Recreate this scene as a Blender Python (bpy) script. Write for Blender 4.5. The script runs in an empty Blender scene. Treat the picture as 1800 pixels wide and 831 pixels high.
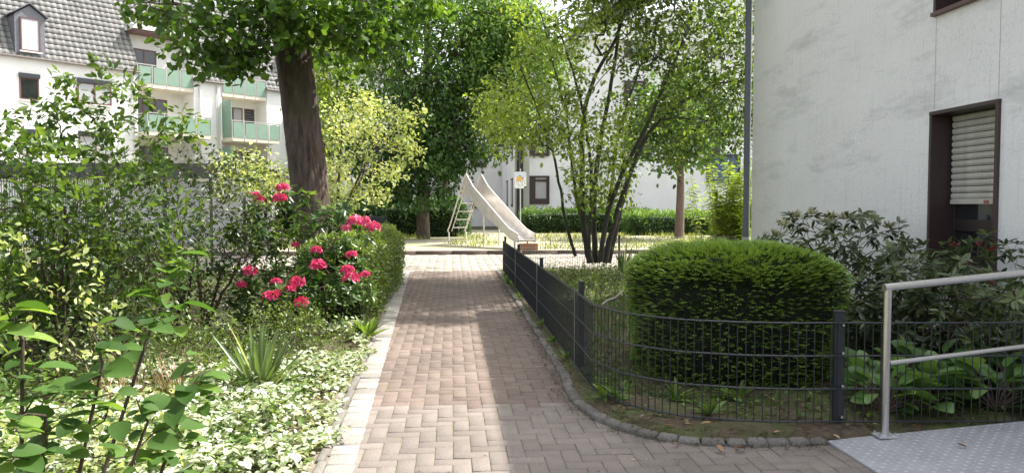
import bpy, bmesh, math, random
import numpy as np
from mathutils import Vector, Matrix

random.seed(5)
R = np.random.default_rng(11)
scene = bpy.context.scene
COL = scene.collection
rad = math.radians

# ------------------------------------------------------------------ camera
CAM_Z = 1.38
F = 1300.0
PSI, PHI = math.atan(105 / 1300), math.atan(54.5 / 1300)
cam = bpy.data.cameras.new("camera")
cam.lens = 36 * F / 1800
cam.sensor_width = 36
cam.clip_start = 0.05
cam.clip_end = 900
cam_ob = bpy.data.objects.new("camera", cam)
COL.objects.link(cam_ob)
cam_ob.location = (0, 0, CAM_Z)
cam_ob.rotation_euler = (math.pi / 2 - PHI, 0, -PSI)
scene.camera = cam_ob
_fw = Vector((math.sin(PSI) * math.cos(PHI), math.cos(PSI) * math.cos(PHI), -math.sin(PHI)))
_rt = Vector((math.cos(PSI), -math.sin(PSI), 0))
_up = _rt.cross(_fw)
EYE = Vector((0, 0, CAM_Z))

def ray(px, py):
    return _fw + _rt * ((px - 900) / F) - _up * ((py - 415.5) / F)
def gp(px, py, z=0.0):          # measured point on a level plane
    d = ray(px, py); t = (z - CAM_Z) / d.z
    return EYE + d * t
def dp(px, py, Y):              # measured point at a known distance along the path
    d = ray(px, py); return EYE + d * (Y / d.y)
def proj(P):                   # where world points fall in the measured picture
    d = np.asarray(P) - np.array(EYE); z = d @ np.array(_fw)
    return 900 + F * (d @ np.array(_rt)) / z, 415.5 - F * (d @ np.array(_up)) / z
def fp(px, py, D):             # measured point at a known distance along the view
    return EYE + ray(px, py) * D
def xp(px, py, X):              # measured point on a plane of constant X
    d = ray(px, py); return EYE + d * (X / d.x)

# ------------------------------------------------------------------ world, sun
SUN_AZ, SUN_EL = rad(25), rad(53)   # towards +X, a little ahead
sd = Vector((math.cos(SUN_AZ) * math.cos(SUN_EL), math.sin(SUN_AZ) * math.cos(SUN_EL), math.sin(SUN_EL)))
w = bpy.data.worlds.new("World"); scene.world = w; w.use_nodes = True
nt = w.node_tree; nt.nodes.clear()
sky = nt.nodes.new("ShaderNodeTexSky"); sky.sky_type = 'NISHITA'; sky.sun_disc = False
sky.sun_elevation = SUN_EL
sky.sun_rotation = math.pi / 2 - SUN_AZ
sky.air_density = 1.0; sky.dust_density = 4.0; sky.ozone_density = 1.0
hs = nt.nodes.new("ShaderNodeHueSaturation"); hs.inputs['Saturation'].default_value = 0.36; hs.inputs['Value'].default_value = 2.75
bg = nt.nodes.new("ShaderNodeBackground"); bg.inputs['Strength'].default_value = SKY_STRENGTH if 'SKY_STRENGTH' in globals() else 0.15
wo = nt.nodes.new("ShaderNodeOutputWorld")
nt.links.new(sky.outputs[0], hs.inputs['Color']); nt.links.new(hs.outputs[0], bg.inputs[0]); nt.links.new(bg.outputs[0], wo.inputs[0])
sl = bpy.data.lights.new("sun", 'SUN'); sl.energy = 10.0; sl.angle = rad(0.5); sl.color = (1.0, 0.955, 0.87)
so = bpy.data.objects.new("sun", sl); COL.objects.link(so)
so.location = (20, 10, 30)
so.rotation_euler = (-sd).to_track_quat('-Z', 'Y').to_euler()
scene.view_settings.view_transform = 'Standard'
scene.view_settings.look = 'None'
scene.view_settings.exposure = 0
scene.view_settings.gamma = 1
scene.render.engine = 'CYCLES'
scene.cycles.max_bounces = 8
scene.cycles.diffuse_bounces = 4
scene.cycles.glossy_bounces = 3
scene.cycles.transmission_bounces = 4
scene.cycles.transparent_max_bounces = 4
scene.cycles.use_denoising = True
scene.cycles.sample_clamp_indirect = 6

# ------------------------------------------------------------------ materials
class NT:
    def __init__(s, name):
        s.m = bpy.data.materials.new(name); s.m.use_nodes = True
        s.t = s.m.node_tree; s.t.nodes.clear()
        s.out = s.n("ShaderNodeOutputMaterial")
    def n(s, typ, **kw):
        x = s.t.nodes.new(typ)
        for k, v in kw.items(): setattr(x, k, v)
        return x
    def l(s, a, b): s.t.links.new(a, b)
    def tc(s, scale=(1, 1, 1), which='Object'):
        c = s.n("ShaderNodeTexCoord"); mp = s.n("ShaderNodeMapping"); mp.inputs['Scale'].default_value = scale
        s.l(c.outputs[which], mp.inputs[0]); return mp.outputs[0]
    def noise(s, vec, scale, detail=4, rough=.55):
        x = s.n("ShaderNodeTexNoise"); x.inputs['Scale'].default_value = scale; x.inputs['Detail'].default_value = detail
        x.inputs['Roughness'].default_value = rough
        if vec is not None: s.l(vec, x.inputs['Vector'])
        return x.outputs[0]
    def ramp(s, fac, stops, interp='LINEAR'):
        r = s.n("ShaderNodeValToRGB"); r.color_ramp.interpolation = interp
        e = r.color_ramp.elements
        while len(e) < len(stops): e.new(.5)
        for i, (p, c) in enumerate(stops):
            e[i].position = p; e[i].color = (c[0], c[1], c[2], 1) if not isinstance(c, (int, float)) else (c, c, c, 1)
        s.l(fac, r.inputs[0]); return r.outputs[0]
    def mix(s, a, b, fac, mode='MIX'):
        x = s.n("ShaderNodeMix"); x.data_type = 'RGBA'; x.blend_type = mode
        for v, i in ((fac, 0), (a, 6), (b, 7)):
            if isinstance(v, (int, float)): x.inputs[i].default_value = v if i == 0 else (v, v, v, 1)
            elif isinstance(v, tuple): x.inputs[i].default_value = (*v[:3], 1)
            else: s.l(v, x.inputs[i])
        return x.outputs[2]
    def bump(s, h, strength=.3, dist=.01, prev=None):
        b = s.n("ShaderNodeBump"); b.inputs['Strength'].default_value = strength; b.inputs['Distance'].default_value = dist
        s.l(h, b.inputs['Height'])
        if prev is not None: s.l(prev, b.inputs['Normal'])
        return b.outputs[0]
    def pbr(s, color, rough=.7, metal=0, normal=None, spec=None):
        p = s.n("ShaderNodeBsdfPrincipled")
        for v, k in ((color, 'Base Color'), (rough, 'Roughness'), (metal, 'Metallic')):
            if isinstance(v, (int, float)): p.inputs[k].default_value = v
            elif isinstance(v, tuple): p.inputs[k].default_value = (*v[:3], 1)
            else: s.l(v, p.inputs[k])
        if normal is not None: s.l(normal, p.inputs['Normal'])
        if spec is not None: p.inputs['Specular IOR Level'].default_value = spec
        return p
    def done(s, shader):
        s.l(shader.outputs[0] if hasattr(shader, 'outputs') else shader, s.out.inputs[0]); return s.m
    def attr(s, name):
        a = s.n("ShaderNodeAttribute"); a.attribute_name = name; return a.outputs['Fac']

def leaf_mat(name, stops, trans=.35, rough=.45, spec=.4, tgain=1.6):
    k = NT(name)
    t = k.attr("tint")
    c = k.ramp(t, stops)
    p = k.pbr(c, rough, 0, None, spec)
    tr = k.n("ShaderNodeBsdfTranslucent")
    tcol = k.mix(c, (tgain * 1.05, tgain, tgain * .45), 1.0, 'MULTIPLY')
    k.l(tcol, tr.inputs[0])
    mx = k.n("ShaderNodeMixShader"); mx.inputs[0].default_value = trans
    k.l(p.outputs[0], mx.inputs[1]); k.l(tr.outputs[0], mx.inputs[2])
    return k.done(mx)

def bark_mat(name, c1, c2, moss=None, scale=6):
    k = NT(name)
    v = k.tc((1, 1, .18))
    n1 = k.noise(v, scale * 4, 6, .65)
    v2 = k.tc((1, 1, .6)); n2 = k.noise(v2, 3, 4)
    col = k.ramp(n1, [(.3, c1), (.7, c2)])
    if moss is not None:
        mf = k.ramp(n2, [(.52, 0.0), (.7, 1.0)])
        col = k.mix(col, moss, mf)
    return k.done(k.pbr(col, .9, 0, k.bump(n1, .9, .03)))

def plain(name, col, rough=.6, metal=0, var=.12, scale=20, bump=.1, spec=None):
    k = NT(name)
    n = k.noise(k.tc(), scale, 5)
    lo = tuple(max(0, c * (1 - var)) for c in col); hi = tuple(min(1, c * (1 + var)) for c in col)
    c = k.ramp(n, [(.3, lo), (.7, hi)])
    return k.done(k.pbr(c, rough, metal, k.bump(n, bump, .004), spec))

def tint_mat(name, stops, rough=.8, nscale=60, namt=.35, bump=.4, bdist=.004, moss=None):
    k = NT(name)
    t = k.attr("tint"); v = k.tc()
    n = k.noise(v, nscale, 6, .7); n2 = k.noise(v, 1.3, 4)
    c = k.ramp(t, stops)
    nn = k.ramp(n, [(.3, 1 - namt), (.7, 1 + namt * .6)])
    fs_ = k.noise(v, nscale * 4.5, 3, .8); nn = k.mix(nn, k.ramp(fs_, [(.36, .62), (.5, 1.0), (.66, 1.3)]), .75, 'MULTIPLY')
    c = k.mix(c, nn, 1.0, 'MULTIPLY')
    d = k.ramp(n2, [(.35, .78), (.65, 1.08)])
    c = k.mix(c, d, 1.0, 'MULTIPLY')
    if moss is not None:
        mf = k.ramp(k.noise(v, 7, 6, .7), [(.6, 0.0), (.75, .75)])
        c = k.mix(c, moss, mf)
    return k.done(k.pbr(c, rough, 0, k.bump(n, bump, bdist)))

# ------------------------------------------------------------------ object helpers
def tag(o, label=None, cat=None, group=None, kind=None):
    if label: o['label'] = label
    if cat: o['category'] = cat
    if group: o['group'] = group
    if kind: o['kind'] = kind
    return o
def empty(name, loc=(0, 0, 0), rz=0, label=None, cat=None, group=None):
    o = bpy.data.objects.new(name, None); COL.objects.link(o)
    o.location = loc; o.rotation_euler = (0, 0, rz); o.empty_display_size = .1
    return tag(o, label, cat, group)
def link(name, me, mat, parent=None):
    o = bpy.data.objects.new(name, me); COL.objects.link(o)
    for m in (mat if isinstance(mat, (list, tuple)) else [mat]): me.materials.append(m)
    if parent is not None: o.parent = parent
    return o
def copy_tree(o, parent=None):
    c = o.copy(); COL.objects.link(c)
    if parent is not None: c.parent = parent
    for ch in list(o.children): copy_tree(ch, c)
    return c

class MB:
    """collects shapes for ONE mesh"""
    def __init__(s): s.v = []; s.f = []; s.mi = []; s.sm = []
    def add(s, vs, fs, mi=0, smooth=False):
        b = len(s.v); s.v.extend([tuple(x) for x in vs]); s.f.extend([tuple(i + b for i in f) for f in fs])
        s.mi.extend([mi] * len(fs)); s.sm.extend([smooth] * len(fs)); return s
    def box(s, lo, hi, mi=0, M=None):
        x0, y0, z0 = lo; x1, y1, z1 = hi
        vs = [Vector(p) for p in ((x0, y0, z0), (x1, y0, z0), (x1, y1, z0), (x0, y1, z0), (x0, y0, z1), (x1, y0, z1), (x1, y1, z1), (x0, y1, z1))]
        if M is not None: vs = [M @ q for q in vs]
        return s.add(vs, [(0, 3, 2, 1), (4, 5, 6, 7), (0, 1, 5, 4), (1, 2, 6, 5), (2, 3, 7, 6), (3, 0, 4, 7)], mi)
    def bar(s, a, b, wx, wz, up=(0, 0, 1), mi=0):
        a = Vector(a); b = Vector(b); d = (b - a).normalized(); u = Vector(up)
        sx = d.cross(u)
        if sx.length < 1e-5: sx = d.cross(Vector((1, 0, 0)))
        sx.normalize(); u = sx.cross(d)
        vs = []
        for p in (a, b):
            for i, j in ((-1, -1), (1, -1), (1, 1), (-1, 1)): vs.append(p + sx * (i * wx / 2) + u * (j * wz / 2))
        return s.add(vs, [(0, 1, 2, 3), (7, 6, 5, 4), (0, 4, 5, 1), (1, 5, 6, 2), (2, 6, 7, 3), (3, 7, 4, 0)], mi)
    def tube(s, pts, r, n=8, mi=0, cap=True, smooth=True):
        pts = [Vector(p) for p in pts]; k = len(pts)
        rs = r if hasattr(r, '__len__') else [r] * k
        ds = []
        for i in range(k):
            d = (pts[min(i + 1, k - 1)] - pts[max(i - 1, 0)])
            ds.append(d.normalized() if d.length > 1e-9 else Vector((0, 0, 1)))
        u = ds[0].cross(Vector((0.13, .2, 1)));
        if u.length < 1e-3: u = ds[0].cross(Vector((1, 0, 0)))
        u.normalize(); vs = []
        for i in range(k):
            u = u - ds[i] * u.dot(ds[i])
            if u.length < 1e-6: u = ds[i].orthogonal()
            u.normalize(); v = ds[i].cross(u)
            for j in range(n):
                a = 2 * math.pi * (j + .5) / n
                vs.append(pts[i] + (u * math.cos(a) + v * math.sin(a)) * rs[i])
        fs = []
        for i in range(k - 1):
            for j in range(n):
                j2 = (j + 1) % n
                fs.append((i * n + j, i * n + j2, (i + 1) * n + j2, (i + 1) * n + j))
        s.add(vs, fs, mi, smooth)
        if cap:
            s.add([vs[j] for j in range(n)], [tuple(range(n - 1, -1, -1))], mi)
            s.add([vs[(k - 1) * n + j] for j in range(n)], [tuple(range(n))], mi)
        return s
    def poly(s, pts, mi=0): return s.add(pts, [tuple(range(len(pts)))], mi)
    def prism(s, prof, axis_lo, axis_hi, conv, mi=0):
        """prof: 2-D polygon; conv(a, b, t) -> point"""
        n = len(prof)
        vs = [conv(a, b, axis_lo) for a, b in prof] + [conv(a, b, axis_hi) for a, b in prof]
        fs = [tuple(range(n - 1, -1, -1)), tuple(range(n, 2 * n))] + [(i, (i + 1) % n, n + (i + 1) % n, n + i) for i in range(n)]
        return s.add(vs, fs, mi)
    def build(s, name, mat, parent=None, bevel=0, tint=None):
        me = bpy.data.meshes.new(name); me.from_pydata(s.v, [], s.f)
        me.polygons.foreach_set("material_index", s.mi); me.polygons.foreach_set("use_smooth", s.sm)
        bm = bmesh.new(); bm.from_mesh(me); bmesh.ops.recalc_face_normals(bm, faces=bm.faces); bm.to_mesh(me); bm.free()
        me.update()
        o = link(name, me, mat, parent)
        if bevel:
            b = o.modifiers.new("bevel", 'BEVEL'); b.width = bevel; b.segments = 2; b.limit_method = 'ANGLE'; b.angle_limit = rad(40)
        return o

def np_mesh(name, V, Q, mat, parent=None, tint=None, smooth=False):
    """V (n,3), Q (m,4) quads"""
    me = bpy.data.meshes.new(name)
    V = np.ascontiguousarray(V, dtype=np.float32); Q = np.ascontiguousarray(Q, dtype=np.int32)
    k = Q.shape[1]
    me.vertices.add(len(V)); me.vertices.foreach_set("co", V.ravel())
    me.loops.add(Q.size); me.loops.foreach_set("vertex_index", Q.ravel())
    me.polygons.add(len(Q)); me.polygons.foreach_set("loop_start", np.arange(0, Q.size, k, dtype=np.int32))
    if smooth: me.polygons.foreach_set("use_smooth", np.ones(len(Q), dtype=bool))
    if tint is not None:
        a = me.attributes.new("tint", 'FLOAT', 'FACE'); a.data.foreach_set("value", np.ascontiguousarray(tint, dtype=np.float32))
    me.update(calc_edges=True); me.validate()
    return link(name, me, mat, parent)

# ------------------------------------------------------------------ leaves
def nrm(a): return a / np.maximum(np.linalg.norm(a, axis=-1, keepdims=True), 1e-9)
TEMPL = {}
TEMPL['leaf'] = (np.array([(0, 0, 0), (-.5, .33, 1), (-.4, .7, .75), (0, 1, -.0), (.4, .7, .75), (.5, .33, 1)], float),
                 np.array([(0, 3, 2, 1), (0, 5, 4, 3)]))
TEMPL['oval'] = (np.array([(0, 0, 0), (-.5, .42, 1), (-.44, .75, .75), (0, 1, -.0), (.44, .75, .75), (.5, .42, 1)], float),
                 np.array([(0, 3, 2, 1), (0, 5, 4, 3)]))
TEMPL['lance'] = (np.array([(0, 0, 0), (-.5, .35, 1), (-.38, .75, .6), (0, 1, 0), (.38, .75, .6), (.5, .35, 1)], float),
                  np.array([(0, 3, 2, 1), (0, 5, 4, 3)]))
TEMPL['needle'] = (np.array([(0, 0, 0), (-.5, .5, 0), (0, 1, 0), (.5, .5, 0)], float), np.array([(0, 3, 2, 1)]))
def _rows(ts, ws):
    v = []; q = []
    for i, (t, wd) in enumerate(zip(ts, ws)):
        v += [(-wd / 2, t, wd), (0, t, 0), (wd / 2, t, wd)]
    for i in range(len(ts) - 1):
        a = i * 3; b = a + 3
        q += [(a, a + 1, b + 1, b), (a + 1, a + 2, b + 2, b + 1)]
    return np.array(v, float), np.array(q)
TEMPL['broad'] = _rows([0, .06, .2, .4, .6, .8, .93, 1], [.03, .34, .78, 1, .96, .7, .36, .01])
TEMPL['blade'] = _rows([0, .25, .5, .75, .92, 1], [.8, 1, .95, .7, .35, .02])
TEMPL['strap'] = (np.array([(-.5, 0, 0), (.5, 0, 0), (-.4, .5, 0), (.4, .5, 0), (-.06, 1, 0), (.06, 1, 0)], float), np.array([(0, 1, 3, 2), (2, 3, 5, 4)]))

def leaf_geo(P, D, N, L, W, kind='leaf', fold=.12, curl=.15):
    T, Fq = TEMPL[kind]
    n = len(P); D = nrm(D); S = nrm(np.cross(D, N)); U = np.cross(S, D)
    L = np.broadcast_to(np.asarray(L, float), (n,))[:, None]; W = np.broadcast_to(np.asarray(W, float), (n,))[:, None]
    curl = np.broadcast_to(np.asarray(curl, float), (n,))[:, None]
    out = np.empty((n, len(T), 3))
    for i, (x, y, z) in enumerate(T):
        out[:, i, :] = P + D * (L * y) + S * (W * x) + U * (W * fold * z - L * curl * y * y)
    Q = (np.arange(n)[:, None, None] * len(T) + Fq[None]).reshape(-1, Fq.shape[1])
    return out.reshape(-1, 3), Q, len(Fq)

def leaves(name, P, D, N, L, W, tint, mat, parent=None, kind='leaf', fold=.12, curl=.15, smooth=False):
    V, Q, k = leaf_geo(P, D, N, L, W, kind, fold, curl)
    return np_mesh(name, V, Q, mat, parent, np.repeat(np.clip(tint, 0, 1), k), smooth)

def rvec(n): return nrm(R.normal(size=(n, 3)))

# ------------------------------------------------------------------ woody plants
def resample(pl, step):
    pl = [np.array(p, float) for p in pl]; out = [pl[0]]
    for a, b in zip(pl[:-1], pl[1:]):
        m = max(1, int(round(np.linalg.norm(b - a) / step)))
        for k in range(1, m + 1): out.append(a + (b - a) * k / m)
    return out
def smooth_pl(pl, it=2):
    pl = [np.array(p, float) for p in pl]
    for _ in range(it):
        q = [pl[0]]
        for a, b in zip(pl[:-1], pl[1:]): q += [a * .75 + b * .25, a * .25 + b * .75]
        q.append(pl[-1]); pl = q
    return pl

class Plant:
    def __init__(s, cap=60000):
        s.P = np.zeros((cap, 3)); s.par = []; s.rad = []; s.limb = []; s.n = 0; s.tips = []
    def _add(s, p, par, r=None, limb=False):
        s.P[s.n] = p; s.par.append(par); s.rad.append(r); s.limb.append(limb); s.n += 1; return s.n - 1
    def limbs(s, pl, r0, r1, root=False, step=.2, sm=2, wob=0.0):
        pts = smooth_pl(pl, sm) if len(pl) > 2 and sm else pl
        pts = resample(pts, step)
        j = -1
        if not root and s.n:
            j = int(np.argmin(np.linalg.norm(s.P[:s.n] - pts[0], axis=1)))
        m = len(pts)
        for i, p in enumerate(pts):
            if wob and i: p = p + R.normal(size=3) * wob
            j = s._add(p, j, r0 + (r1 - r0) * i / max(1, m - 1), True)
        s.tips.append(j)
    def grow(s, A, step=.2, zpen=.6, jit=.04, arch=.0, maxlen=None, minz=None):
        A = np.asarray(A, float)
        d0 = np.array([np.min(np.linalg.norm(s.P[:s.n] - a, axis=1)) for a in A])
        for a in A[np.argsort(d0)]:
            P = s.P[:s.n]
            d = np.linalg.norm(P - a, axis=1)
            c = d + zpen * np.maximum(0, P[:, 2] - a[2] + .15 * d)
            if minz is not None: c = c + 50 * (P[:, 2] < minz)
            j = int(np.argmin(c)); b = P[j].copy(); dist = d[j]
            m = max(1, int(math.ceil(dist / step)))
            off = R.normal(size=3) * jit
            for k in range(1, m + 1):
                t = k / m
                p = b + (a - b) * t + np.array([0, 0, arch * dist * math.sin(math.pi * t)]) + off * math.sin(math.pi * t)
                j = s._add(p, j)
            s.tips.append(j)
    def finish(s, rtip=.006, p=.45):
        n = s.n; s.cnt = np.zeros(n); s.ch = [[] for _ in range(n)]
        for i in range(n):
            if s.par[i] >= 0: s.ch[s.par[i]].append(i)
        for i in range(n - 1, -1, -1):
            if s.cnt[i] == 0: s.cnt[i] = 1
            if s.par[i] >= 0: s.cnt[s.par[i]] += s.cnt[i]
        # nodes are counted from the tips
        tipc = np.zeros(n)
        for i in range(n - 1, -1, -1):
            if not s.ch[i]: tipc[i] += 1
            if s.par[i] >= 0: tipc[s.par[i]] += tipc[i]
        s.tipc = tipc
        r = np.zeros(n)
        for i in range(n):
            if s.rad[i] is not None: r[i] = s.rad[i]
            else:
                r[i] = rtip * tipc[i] ** p
                if s.par[i] >= 0: r[i] = min(r[i], r[s.par[i]] * .92)
        s.r = r; return s
    def wood(s, name, mat, parent, nl=10, nb=5, minr=0.0, origin=None):
        mb = MB(); o = np.array(origin if origin is not None else (0, 0, 0), float)
        starts = [(i, -1) for i in range(s.n) if s.par[i] < 0]
        while starts:
            i, pr = starts.pop()
            chain = ([pr] if pr >= 0 else []) + [i]
            while True:
                c = s.ch[chain[-1]]
                if not c: break
                c = sorted(c, key=lambda q: (-(s.limb[q] and s.limb[chain[-1]]), -s.tipc[q]))
                for q in c[1:]: starts.append((q, chain[-1]))
                chain.append(c[0])
            if len(chain) < 2: continue
            rs = [float(s.r[q]) for q in chain]
            if pr >= 0: rs[0] = min(rs[0], rs[1] * 1.3)
            if max(rs) < minr: continue
            lm = s.limb[chain[-1]] or s.limb[chain[1]]
            mb.tube([s.P[q] - o for q in chain], rs, nl if lm else nb, cap=True)
        return mb.build(name, mat, parent)
    def leaf_nodes(s, maxtip=3):
        return np.array([i for i in range(s.n) if not s.limb[i] and s.tipc[i] <= maxtip] or s.tips)
    def dirs(s, idx):
        pr = np.array([s.par[i] if s.par[i] >= 0 else i for i in idx])
        return nrm(s.P[idx] - s.P[pr] + 1e-6)

def plant_leaves(pl, per, spread, L, Wr, kind='leaf', up=.8, out=.7, droop=.25, maxtip=3, tint0=.5, tvar=.2, lvar=.25, center=None):
    idx = pl.leaf_nodes(maxtip)
    idx = np.repeat(idx, per); n = len(idx)
    P = pl.P[idx] + R.normal(size=(n, 3)) * spread
    dd = pl.dirs(idx)
    D = dd * out + rvec(n) * .8 - np.array([0, 0, droop])
    N = rvec(n) * .75 + np.array([0, 0, up])
    LL = L * np.clip(1 + R.normal(size=n) * lvar, .45, 1.6)
    # neighbouring leaves share part of their tone
    nz = np.sin(P @ np.array([2.1, 1.3, 2.7]) + 1.1) * np.sin(P @ np.array([-1.7, 2.3, 1.9]) + .3)
    t = tint0 + R.normal(size=n) * tvar + nz * tvar * .8
    return P, D, N, LL, LL * Wr, t

def blob_pts(n, c, r, lumps=14, lump_r=.35, shell=.55, zmin=None):
    """points in clumps through an ellipsoid's volume, denser near its skin"""
    c = np.array(c, float); r = np.array(r, float)
    d = rvec(lumps); rr = shell + (1 - shell) * R.random(lumps) ** .6
    C = d * (rr * .82)[:, None]
    k = R.integers(0, lumps, n)
    P = C[k] + R.normal(size=(n, 3)) * lump_r * (.6 + .7 * R.random(lumps)[k])[:, None]
    m = np.linalg.norm(P, axis=1); P = P / np.maximum(1, m / 1.05)[:, None]
    P = c + P * r
    if zmin is not None: P = P[P[:, 2] > zmin]
    return P
# ------------------------------------------------------------------ the setting: ground, paths, beds
M = {}
k = NT("ground_earth"); v = k.tc()
c = k.ramp(k.noise(v, .8, 6), [(.35, (.06, .075, .03)), (.65, (.12, .11, .06))]); M['ground'] = k.done(k.pbr(c, .95))
k = NT("soil"); v = k.tc(); n = k.noise(v, 22, 8, .7); n2 = k.noise(v, 2.2, 5)
c = k.ramp(n, [(.3, (.045, .032, .02)), (.7, (.17, .125, .08))])
c = k.mix(c, (.085, .12, .025), k.ramp(n2, [(.45, 0.0), (.6, .8)]))
M['soil'] = k.done(k.pbr(c, .95, 0, k.bump(n, 1.0, .03)))
k = NT("joint_sand"); v = k.tc(); n = k.noise(v, 40, 6); n2 = k.noise(v, 1.7, 5)
c = k.ramp(n, [(.3, (.15, .125, .095)), (.7, (.25, .21, .16))]); c = k.mix(c, (.14, .16, .05), k.ramp(n2, [(.45, 0.0), (.62, .9)]))
M['joint'] = k.done(k.pbr(c, .95))
M['brick_red'] = tint_mat("red_brown_pavers", [(0, (.155, .114, .092)), (.5, (.195, .147, .121)), (1, (.23, .18, .15))], .85, 90, .4, .6, .005, moss=(.11, .115, .055))
M['brick_grey'] = tint_mat("grey_pink_pavers", [(0, (.19, .157, .135)), (.5, (.232, .196, .17)), (1, (.272, .232, .204))], .85, 110, .45, .6, .005, moss=(.15, .145, .085))
M['brick_pale'] = tint_mat("pale_pavers", [(0, (.24, .21, .175)), (1, (.36, .325, .28))], .85, 60, .25, .4, .004)
M['sett'] = tint_mat("granite_setts", [(0, (.17, .155, .135)), (1, (.42, .395, .36))], .85, 120, .5, .7, .006, moss=(.12, .13, .06))
M['kerbstone'] = tint_mat("mossy_kerb_stones", [(0, (.13, .12, .10)), (1, (.24, .22, .20))], .9, 80, .5, .9, .01, moss=(.09, .11, .03))
k = NT("play_sand"); v = k.tc(); n = k.noise(v, 14, 7, .7); n2 = k.noise(v, .55, 5, .6)
c = k.ramp(n, [(.3, (.26, .235, .165)), (.7, (.40, .365, .27))]); c = k.mix(c, (.20, .24, .07), k.ramp(n2, [(.5, 0.0), (.62, .75)]))
M['play'] = k.done(k.pbr(c, .95, 0, k.bump(n, .5, .02)))

mb = MB(); S = 420
mb.poly([(-S, -S, -.03), (S, -S, -.03), (S, S, -.03), (-S, S, -.03)])
tag(mb.build("ground", M['ground']), kind='structure')

def XL(y): return -.51 - .0316 * (y - 3.8)
def XR(y): return .86 + .004 * (y - 5.45)

def bricks(x0, x1, y0, y1, cx, cy, keep, gap=.0035, top=.0, base=-.025, cant=.0009):
    """pavers in a right-angled herringbone bond; keep(x, y) says which are laid"""
    V = []; Q = []; T = []
    i0, i1 = int(math.floor(x0 / cx)) - 1, int(math.ceil(x1 / cx)) + 1
    j0, j1 = int(math.floor(y0 / cx)) - 1, int(math.ceil(y1 / cx)) + 1
    for i in range(i0, i1):
        for j in range(j0, j1):
            kk = (i - j) % 4
            if kk == 0: a, b = i + 2, j + 1
            elif kk == 3: a, b = i + 1, j + 2
            else: continue
            xa, xb, ya, yb = i * cx + gap / 2, a * cx - gap / 2, j * cx + gap / 2, b * cx - gap / 2
            if not keep((xa + xb) / 2, (ya + yb) / 2): continue
            zt = top + R.normal() * .0008; tx, ty = R.normal() * cant, R.normal() * cant
            jx, jy = R.normal() * .0012, R.normal() * .0012
            e = .0035; b0 = len(V)
            for (px, py, pz) in ((xa, ya, base), (xb, ya, base), (xb, yb, base), (xa, yb, base),
                                 (xa, ya, zt - e), (xb, ya, zt - e), (xb, yb, zt - e), (xa, yb, zt - e),
                                 (xa + e, ya + e, zt), (xb - e, ya + e, zt), (xb - e, yb - e, zt), (xa + e, yb - e, zt)):
                fx, fy = (px - xa) / (xb - xa) - .5, (py - ya) / (yb - ya) - .5
                V.append((px + jx, py + jy, pz + (tx * fx + ty * fy if pz > base else 0)))
            for r0 in (0, 4):
                for q in range(4):
                    q2 = (q + 1) % 4; Q.append((b0 + r0 + q, b0 + r0 + q2, b0 + r0 + 4 + q2, b0 + r0 + 4 + q))
            Q.append((b0 + 8, b0 + 9, b0 + 10, b0 + 11))
            T += [np.clip(.5 + R.normal() * .15, 0, 1)] * 9
    return np.array(V), np.array(Q), np.array(T)

YT = 5.075   # where the reddish paving meets the greyer paving
def sheet(name, pts, z, mat):
    mb = MB(); mb.poly([(x, y, z) for x, y in pts]); return tag(mb.build(name, mat), kind='structure')
sheet("path_bedding", [(-1.3, -6), (4.79, -6), (4.79, 5.3), (1.2, 5.6), (1.0, 15.62), (-1.3, 15.62)], -.0065, M['joint'])
V, Q, T = bricks(-1.1, 1.05, YT, 15.6, .1, 0, lambda x, y: y > YT - .02 and y < 15.6 and XL(y) - .10 < x < XR(y) + .07)
tag(np_mesh("path", V, Q, M['brick_red'], None, T), kind='structure')
V, Q, T = bricks(-.8, 4.7, -1.5, YT, .1, 0, lambda x, y: y < YT - .02 and y > -1.5 and x > XL(y) - .10 and (x < 4.7) and not (x > 1.0 and y > 4.6) and not (x > .98 and y > 4.9))
tag(np_mesh("path", V, Q, M['brick_grey'], None, T, ), kind='structure')
V, Q, T = bricks(-9, 9, 15.62, 20.88, .2, 0, lambda x, y: 15.7 < y < 20.8 and -9 < x < 9, gap=.008)
tag(np_mesh("cross_path", V, Q, M['brick_pale'], None, T), kind='structure')
sheet("cross_path_bedding", [(-14, 15.62), (14, 15.62), (14, 20.9), (-14, 20.9)], -.012, M['joint'])

# pale sett row and concrete edging on the left
V = []; Q = []; T = []
def stone(xa, xb, ya, yb, z0, z1, e, rot=0.0, cx=0, cy=0, t=.5):
    b0 = len(V); ca, sa = math.cos(rot), math.sin(rot)
    for (px, py, pz) in ((xa, ya, z0), (xb, ya, z0), (xb, yb, z0), (xa, yb, z0),
                         (xa, ya, z1 - e), (xb, ya, z1 - e), (xb, yb, z1 - e), (xa, yb, z1 - e),
                         (xa + .35 * e, ya + .35 * e, z1 - .35 * e), (xb - .35 * e, ya + .35 * e, z1 - .35 * e), (xb - .35 * e, yb - .35 * e, z1 - .35 * e), (xa + .35 * e, yb - .35 * e, z1 - .35 * e),
                         (xa + e, ya + e, z1), (xb - e, ya + e, z1), (xb - e, yb - e, z1), (xa + e, yb - e, z1)):
        V.append((cx + px * ca - py * sa, cy + px * sa + py * ca, pz))
    for r0 in (0, 4, 8):
        for q in range(4):
            q2 = (q + 1) % 4; Q.append((b0 + r0 + q, b0 + r0 + q2, b0 + r0 + 4 + q2, b0 + r0 + 4 + q))
    Q.append((b0 + 12, b0 + 13, b0 + 14, b0 + 15)); T.extend([np.clip(t, 0, 1)] * 13)
y = 2.0
while y < 15.5:
    ln = .155 + R.normal() * .006
    x = XL(y); stone(x - .165 + R.normal() * .002, x - .008, y, y + ln, -.02, .006 + R.normal() * .002, .008, t=.6 + R.normal() * .22)
    y += ln + .007
y = 2.0
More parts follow.
